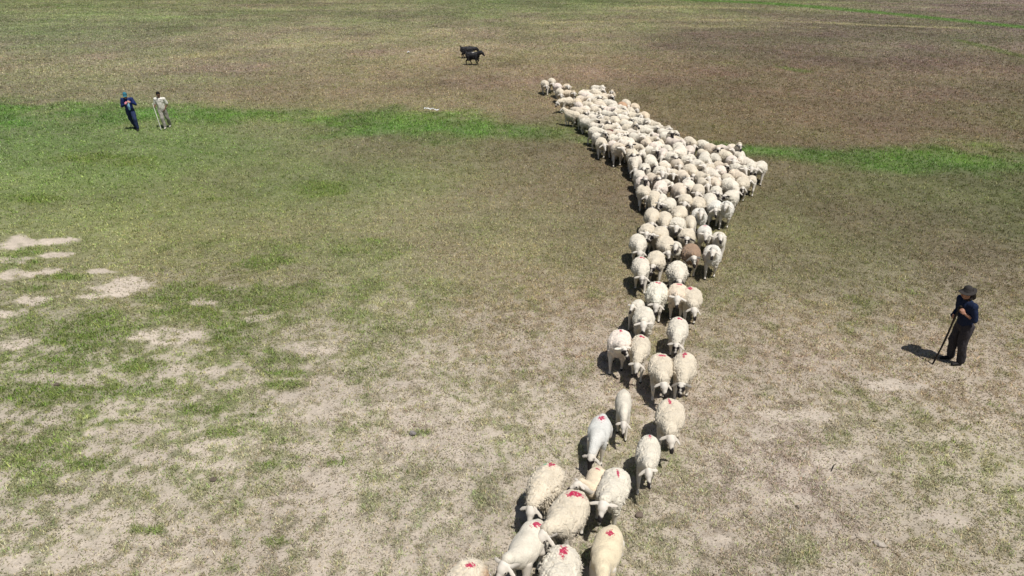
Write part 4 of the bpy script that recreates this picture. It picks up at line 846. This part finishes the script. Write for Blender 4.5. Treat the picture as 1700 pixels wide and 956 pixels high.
bm = bmesh.new(); bmesh.ops.create_cube(bm, size=1.0)
for v in bm.verts: v.co = (v.co.x * .075, v.co.y * .014, v.co.z * .13)
bmesh.ops.bevel(bm, geom=list(bm.edges), offset=.005, segments=2, affect='EDGES'); me = bpy.data.meshes.new('phone'); bm.to_mesh(me); bm.free()
ph = bpy.data.objects.new('phone', me); C.objects.link(ph); ph.location = (bx + .075, by - .33, 1.31); ph.rotation_euler = (-.7, .9, .3); me.materials.append(plain('pink_phone_case', (.62, .22, .27), .5)); thing(ph, 'pink cased phone held by the man in the blue jacket', 'phone')
# young man in cream shirt with a white stick
cream = plain('cream_shirt_cotton', (.68, .65, .58), .85, .4, 20, .12); khaki = plain('grey_khaki_cloth', (.31, .29, .25), .9, .5, 20); yoke_m = plain('dark_yoke_cloth', (.03, .028, .04), .8)
JC = dict(pelvis=(0, 0, .93), chest=(0, -.02, 1.23), neck=(0, -.03, 1.44), head=(0, -.06, 1.59), face=(-.1, -1, -.5),
 sh_l=(.185, -.02, 1.37), el_l=(.26, .06, 1.12), wr_l=(.17, -.06, .93), hand_l=((-.3, -.5, -.7), (-.8, 0, .2), .5),
 sh_r=(-.185, -.02, 1.37), el_r=(-.255, .0, 1.12), wr_r=(-.22, -.20, 1.06), hand_r=((.0, -.9, .2), (.8, 0, 0), 1.0),
 hip_l=(.095, 0, .90), kn_l=(.13, .06, .50), an_l=(.11, .26, .13), toe_l=(.13, .12, .035),
 hip_r=(-.095, 0, .90), kn_r=(-.03, -.12, .50), an_r=(.02, -.11, .10), toe_r=(.04, -.28, .035))
def yoke(B, g, H):
    for k in (-1, 1): B.cap((k * .055, -.128, 1.365), .016, (k * .13, -.118, 1.35), .015)
person(276, 213, math.radians(4), JC, 'dark haired young man in cream short sleeved shirt and khaki trousers, holding a white stick', dark_skin, [
 ('trousers', lambda B, g, H: legs(B, g, .022), khaki, .013, .030), ('shirt', lambda B, g, H: (torso(B, g, .022), sleeves(B, g, .020, .85)), cream, .013, .026), ('shirt_yoke', yoke, yoke_m, .008, 0),
 ('shoe', shoes, plain('pale_shoe_canvas', (.42, .40, .34), .8), .010, 0), ('hair', hair, plain('black_hair', (.010, .008, .008), .6, .8, 60), .009, .016)], .97)
staff('walking_stick', plain('white_painted_wood', (.74, .72, .64), .6), gp(276, 213), math.radians(4), (-.10, -.34, 0), (-.225, -.29, 1.20), .017, .017, 'white stick held by the young man in the cream shirt', 'stick')

# ------------------------------------------------------------------ litter, stones and droppings lying on the ground
def stone(px, py, r, m, label, name='stone', cat='stone', flat=.6, rz=0.0, seed=1):
    x, y = ground_at(px, py); B = Blob(); B.ell((0, 0, r[2] * .6), r); B.ell((r[0] * .25, r[1] * .2, r[2] * .5), (r[0] * .7, r[1] * .8, r[2] * .9)); me = B.build(name, min(r) * .22, 1)
    p = coords(me); n = normals(me); set_coords(me, p + n * ((noise3(p + seed, min(r) * 1.1, seed) - .5) * min(r) * .7)[:, None]); me.materials.append(m)
    o = bpy.data.objects.new(name, me); C.objects.link(o); o.location = (x, y, hz(x, y)); o.rotation_euler = (0, 0, rz); thing(o, label, cat); return o
brown = plain('brown_stone', (.16, .125, .10), .9, .4, 30); dk = plain('dark_dung', (.12, .095, .075), .95, .6, 40); pal = plain('pale_stone', (.42, .37, .31), .9, .4, 30); gry = plain('grey_stone', (.22, .20, .19), .9, .4, 30)
stone(1061, 857, (.065, .055, .045), brown, 'round brown stone on bare soil beside the leading sheep', seed=2)
stone(1459, 905, (.085, .045, .035), pal, 'pale flat stone lying near the bottom edge right of the flock', rz=-.6, seed=3)
stone(686, 722, (.065, .055, .05), gry, 'round dark grey stone in the soil left of the flock', seed=4)
stone(355, 797, (.065, .045, .03), dk, 'dark lump of dung in the grass at lower left', 'dung', 'dung', seed=5)
stone(95, 639, (.07, .04, .03), dk, 'dark flat lump of dung on a bare patch near the left edge', 'dung', 'dung', seed=6)
stone(1403, 749, (.035, .022, .022), pal, 'tiny pale pebble on soil below the shepherd', 'pebble', 'pebble', seed=7)
stone(1324, 842, (.035, .03, .02), dk, 'small black pebble on soil near the bottom right', 'pebble', 'pebble', seed=8)
x, y = ground_at(1380, 782); B = Blob(); B.chain([((0, 0, .012), .009), ((.09, .12, .03), .008), ((.15, .17, .025), .005)]); me = B.build('twig', .005, 1); me.materials.append(stick_m)
o = bpy.data.objects.new('twig', me); C.objects.link(o); o.location = (x, y, hz(x, y)); thing(o, 'short dark twig lying on soil at lower right', 'twig')
# torn white plastic strip in the lush grass
x, y = ground_at(717, 186); g_ = np.random.default_rng(4); n = 26; vs = []; fs = []
for i in range(n + 1):
    t = i / n; cx = -.40 + .80 * t; cy = .10 * math.sin(t * 5.2) - .12 * t + .03 * g_.normal(); wdt = .018 + .03 * abs(math.sin(t * 9)); zz = .17 + .03 * math.sin(t * 13) + .02 * g_.normal()
    for k in (-1, 0, 1): vs.append((cx + .01 * g_.normal(), cy + k * wdt, zz + (0 if k else .03)))
for i in range(n):
    for k in (0, 1): a = i * 3 + k; fs.append((a, a + 1, a + 4, a + 3))
pl = plain('white_plastic_film', (.80, .80, .80), .35, 0, 10, .04)
o = mesh_obj('plastic_strip', vs, fs, pl, False); md = o.modifiers.new('t', 'SOLIDIFY'); md.thickness = .004; o.location = (x, y, hz(x, y)); thing(o, 'torn white plastic strip caught in the bright green grass', 'litter')
x, y = ground_at(678.5, 88); vs = [(-.14, 0, .03), (-.05, .12, .16), (.06, .10, .09), (.15, -.02, .05), (.03, -.10, .13), (-.08, -.08, .05)]; fs = [(0, 1, 5), (1, 2, 4), (1, 4, 5), (2, 3, 4)]
o = mesh_obj('plastic_scrap', vs, fs, pl, False); md = o.modifiers.new('t', 'SOLIDIFY'); md.thickness = .004; o.location = (x, y, hz(x, y)); thing(o, 'small white scrap of plastic on the far steppe left of the goats', 'litter')
